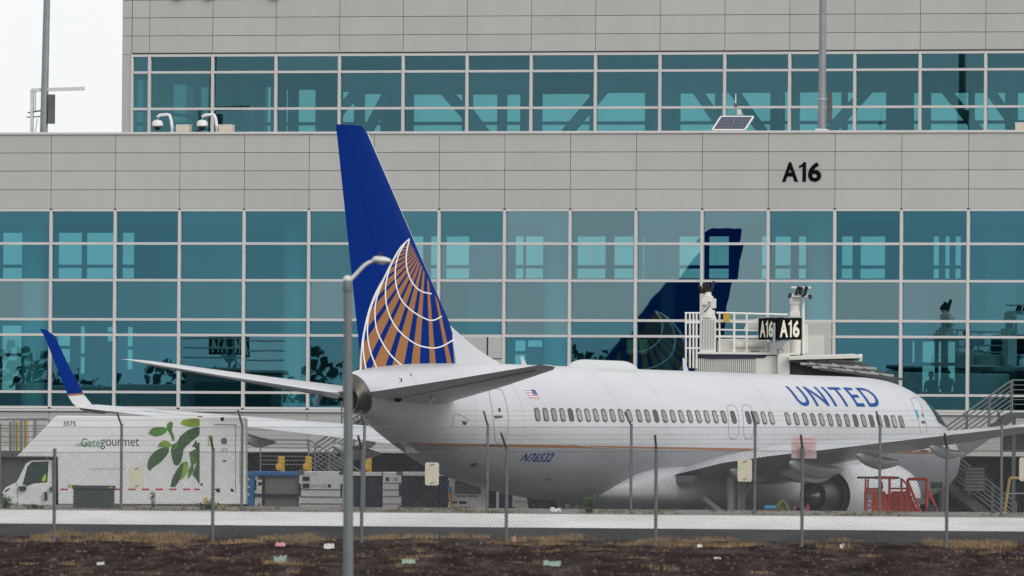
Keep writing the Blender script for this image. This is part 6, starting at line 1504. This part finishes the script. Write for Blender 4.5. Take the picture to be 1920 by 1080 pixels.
litter(1345, 1052, 236, .16, .03, 'paper', 'thin grey scrap lying on the dirt at lower right', 10)
o = atY(1042, 961, 300); litter(1042, 961, 300.2, .3, .09, 'paper', 'torn pale bag at the back edge of the road below the airliner', 11)
bpy.data.objects[-1] if False else None

# =================================================================== PEOPLE INSIDE THE CONCOURSE
def person(px, dep, hgt, label, pose, m, hat=False, seed=0):
    x, z = bp(px, 700, dep); p = to_world(x, dep, Z_FL); t = thing('person', p, label, 'person', 'people inside the concourse', rz=-PSI)
    k = hgt / 1.75
    V = {'pel': (0, 0, .95), 'wst': (0, .0, 1.1), 'chs': (0, .02, 1.32), 'nck': (0, .0, 1.5), 'hd0': (0, -.02, 1.58), 'hd1': (0, -.02, 1.72), 'sL': (-.19, 0, 1.42), 'sR': (.19, 0, 1.42), 'eL': (-.25, .02, 1.13), 'eR': (.26, .02, 1.13), 'hL': (-.22, -.1, .9), 'hR': (.24, -.12, .9),
         'tL': (-.1, 0, .88), 'tR': (.1, 0, .88), 'kL': (-.11, -.02, .48), 'kR': (.11, -.02, .48), 'aL': (-.11, .02, .08), 'aR': (.11, .02, .08), 'fL': (-.12, -.14, .04), 'fR': (.12, -.14, .04)}
    if pose == 'side': V.update(eL=(-.2, -.15, 1.15), hL=(-.32, -.3, 1.05))
    Rr = {'pel': .16, 'wst': .15, 'chs': .17, 'nck': .06, 'hd0': .085, 'hd1': .09, 'sL': .075, 'sR': .075, 'eL': .05, 'eR': .05, 'hL': .04, 'hR': .04, 'tL': .1, 'tR': .1, 'kL': .065, 'kR': .065, 'aL': .045, 'aR': .045, 'fL': .04, 'fR': .04}
    E_ = [('pel', 'wst'), ('wst', 'chs'), ('chs', 'nck'), ('nck', 'hd0'), ('hd0', 'hd1'), ('chs', 'sL'), ('sL', 'eL'), ('eL', 'hL'), ('chs', 'sR'), ('sR', 'eR'), ('eR', 'hR'), ('pel', 'tL'), ('tL', 'kL'), ('kL', 'aL'), ('aL', 'fL'), ('pel', 'tR'), ('tR', 'kR'), ('kR', 'aR'), ('aR', 'fR')]
    nm = list(V); me = bpy.data.meshes.new('body'); me.from_pydata([tuple(c * k for c in V[a]) for a in nm], [(nm.index(a), nm.index(b)) for a, b in E_], [])
    b = bpy.data.objects.new('body', me); C.objects.link(b); b.parent = t; me.materials.append(M[m])
    md = b.modifiers.new('skin', 'SKIN')
    for i, a in enumerate(nm): me.skin_vertices[0].data[i].radius = (Rr[a] * k, Rr[a] * k * .85)
    me.skin_vertices[0].data[0].use_root = True; b.modifiers.new('sub', 'SUBSURF').levels = 1; b.modifiers['sub'].render_levels = 2
    if hat: obj('hat', MB().lathe((0, -.02 * k, 1.68 * k), (0, 0, 1), [(0, .2), (.015, .2), (.02, .12), (.11, .11), (.13, .05)], 20, caps=True), m, t, smooth=True)
    else: obj('hair', MB().lathe((0, -.01 * k, 1.64 * k), (0, 0, 1), [(0, .1), (.06, .11), (.13, .085), (.17, .02)], 16, caps=True), 'cloth', t, smooth=True)
person(38, 9.0, 1.72, 'person in dark clothes and a brimmed hat standing at the far left window', 'side', 'cloth', True)
person(1712, 6.0, 1.8, 'person in dark clothing standing behind the window above the cockpit', 'stand', 'cloth')
person(1746, 6.6, 1.62, 'shorter person in blue-grey clothing beside the one above the cockpit', 'stand', 'cloth2')
person(1776, 6.2, 1.7, 'person in dark clothing near the mullion right of the cockpit', 'side', 'cloth')

# =================================================================== TREE LINE seen only mirrored in the glass
def tree_line():
    d = Vector((-math.sin(2 * PSI), -math.cos(2 * PSI), 0)); c0 = Vector((0, Y0, 0)) + d * 330; u = Vector((-d.y, d.x, 0)); rg = random.Random(4)
    mb = MB(); 
    for i in range(-75, 76):
        for j in range(260):
            p = c0 + u * (i * 1.1 + rg.uniform(-1, 1)) + d * rg.uniform(-4, 4)
            top = 11.2 + 2.6 * noise.noise(Vector((i * .13, 0, 0))) + 2.2 * noise.noise(Vector((i * .5, 3, 0)))
            z = gz(p.y) + top * rg.random() ** .8; s = rg.uniform(.12, .38); n_ = Vector((rg.uniform(-1, 1), rg.uniform(-1, 1), rg.uniform(-.2, 1))).normalized(); a = n_.orthogonal().normalized() * s; b = n_.cross(a) * .7
            mb.add([p + Vector((0, 0, z)) + q for q in (a, b, -a, -b)], [(0, 1, 2, 3)])
        for q in (0,):
            p = c0 + u * (i * 1.1); mb.cyl(p + Vector((0, 0, gz(p.y))), p + Vector((0, 0, gz(p.y) + 5)), .2, .1, 5)
    tag(obj('distant_tree_line', mb, mat('far_foliage', (0.035, 0.048, 0.034), .9, var=.3, vscale=.3)), 'dark line of trees mirrored in the lower terminal glass', 'trees', kind='stuff')
tree_line()

# =================================================================== AIRLINER AT THE NEXT GATE (outside the frame; its tail shows mirrored in the glass)
def copy_tree(o, parent=None):
    c_ = o.copy(); C.objects.link(c_); c_.parent = parent
    for ch in list(o.children): copy_tree(ch, c_)
    return c_
_P = hit(1374, 500, BO, BN) + _D * 64.0; _h2 = R(116.0)
ac2 = copy_tree(ac); ac2.rotation_euler = (0, 0, _h2)
ac2.location = Vector((_P.x, _P.y, 0)) + Vector((math.cos(_h2), math.sin(_h2), 0)) * 37.3
tag(ac2, 'airliner at the next gate, only its blue tail mirrored in the terminal glass', 'airplane', 'airliners at the gates'); ac['group'] = 'airliners at the gates'
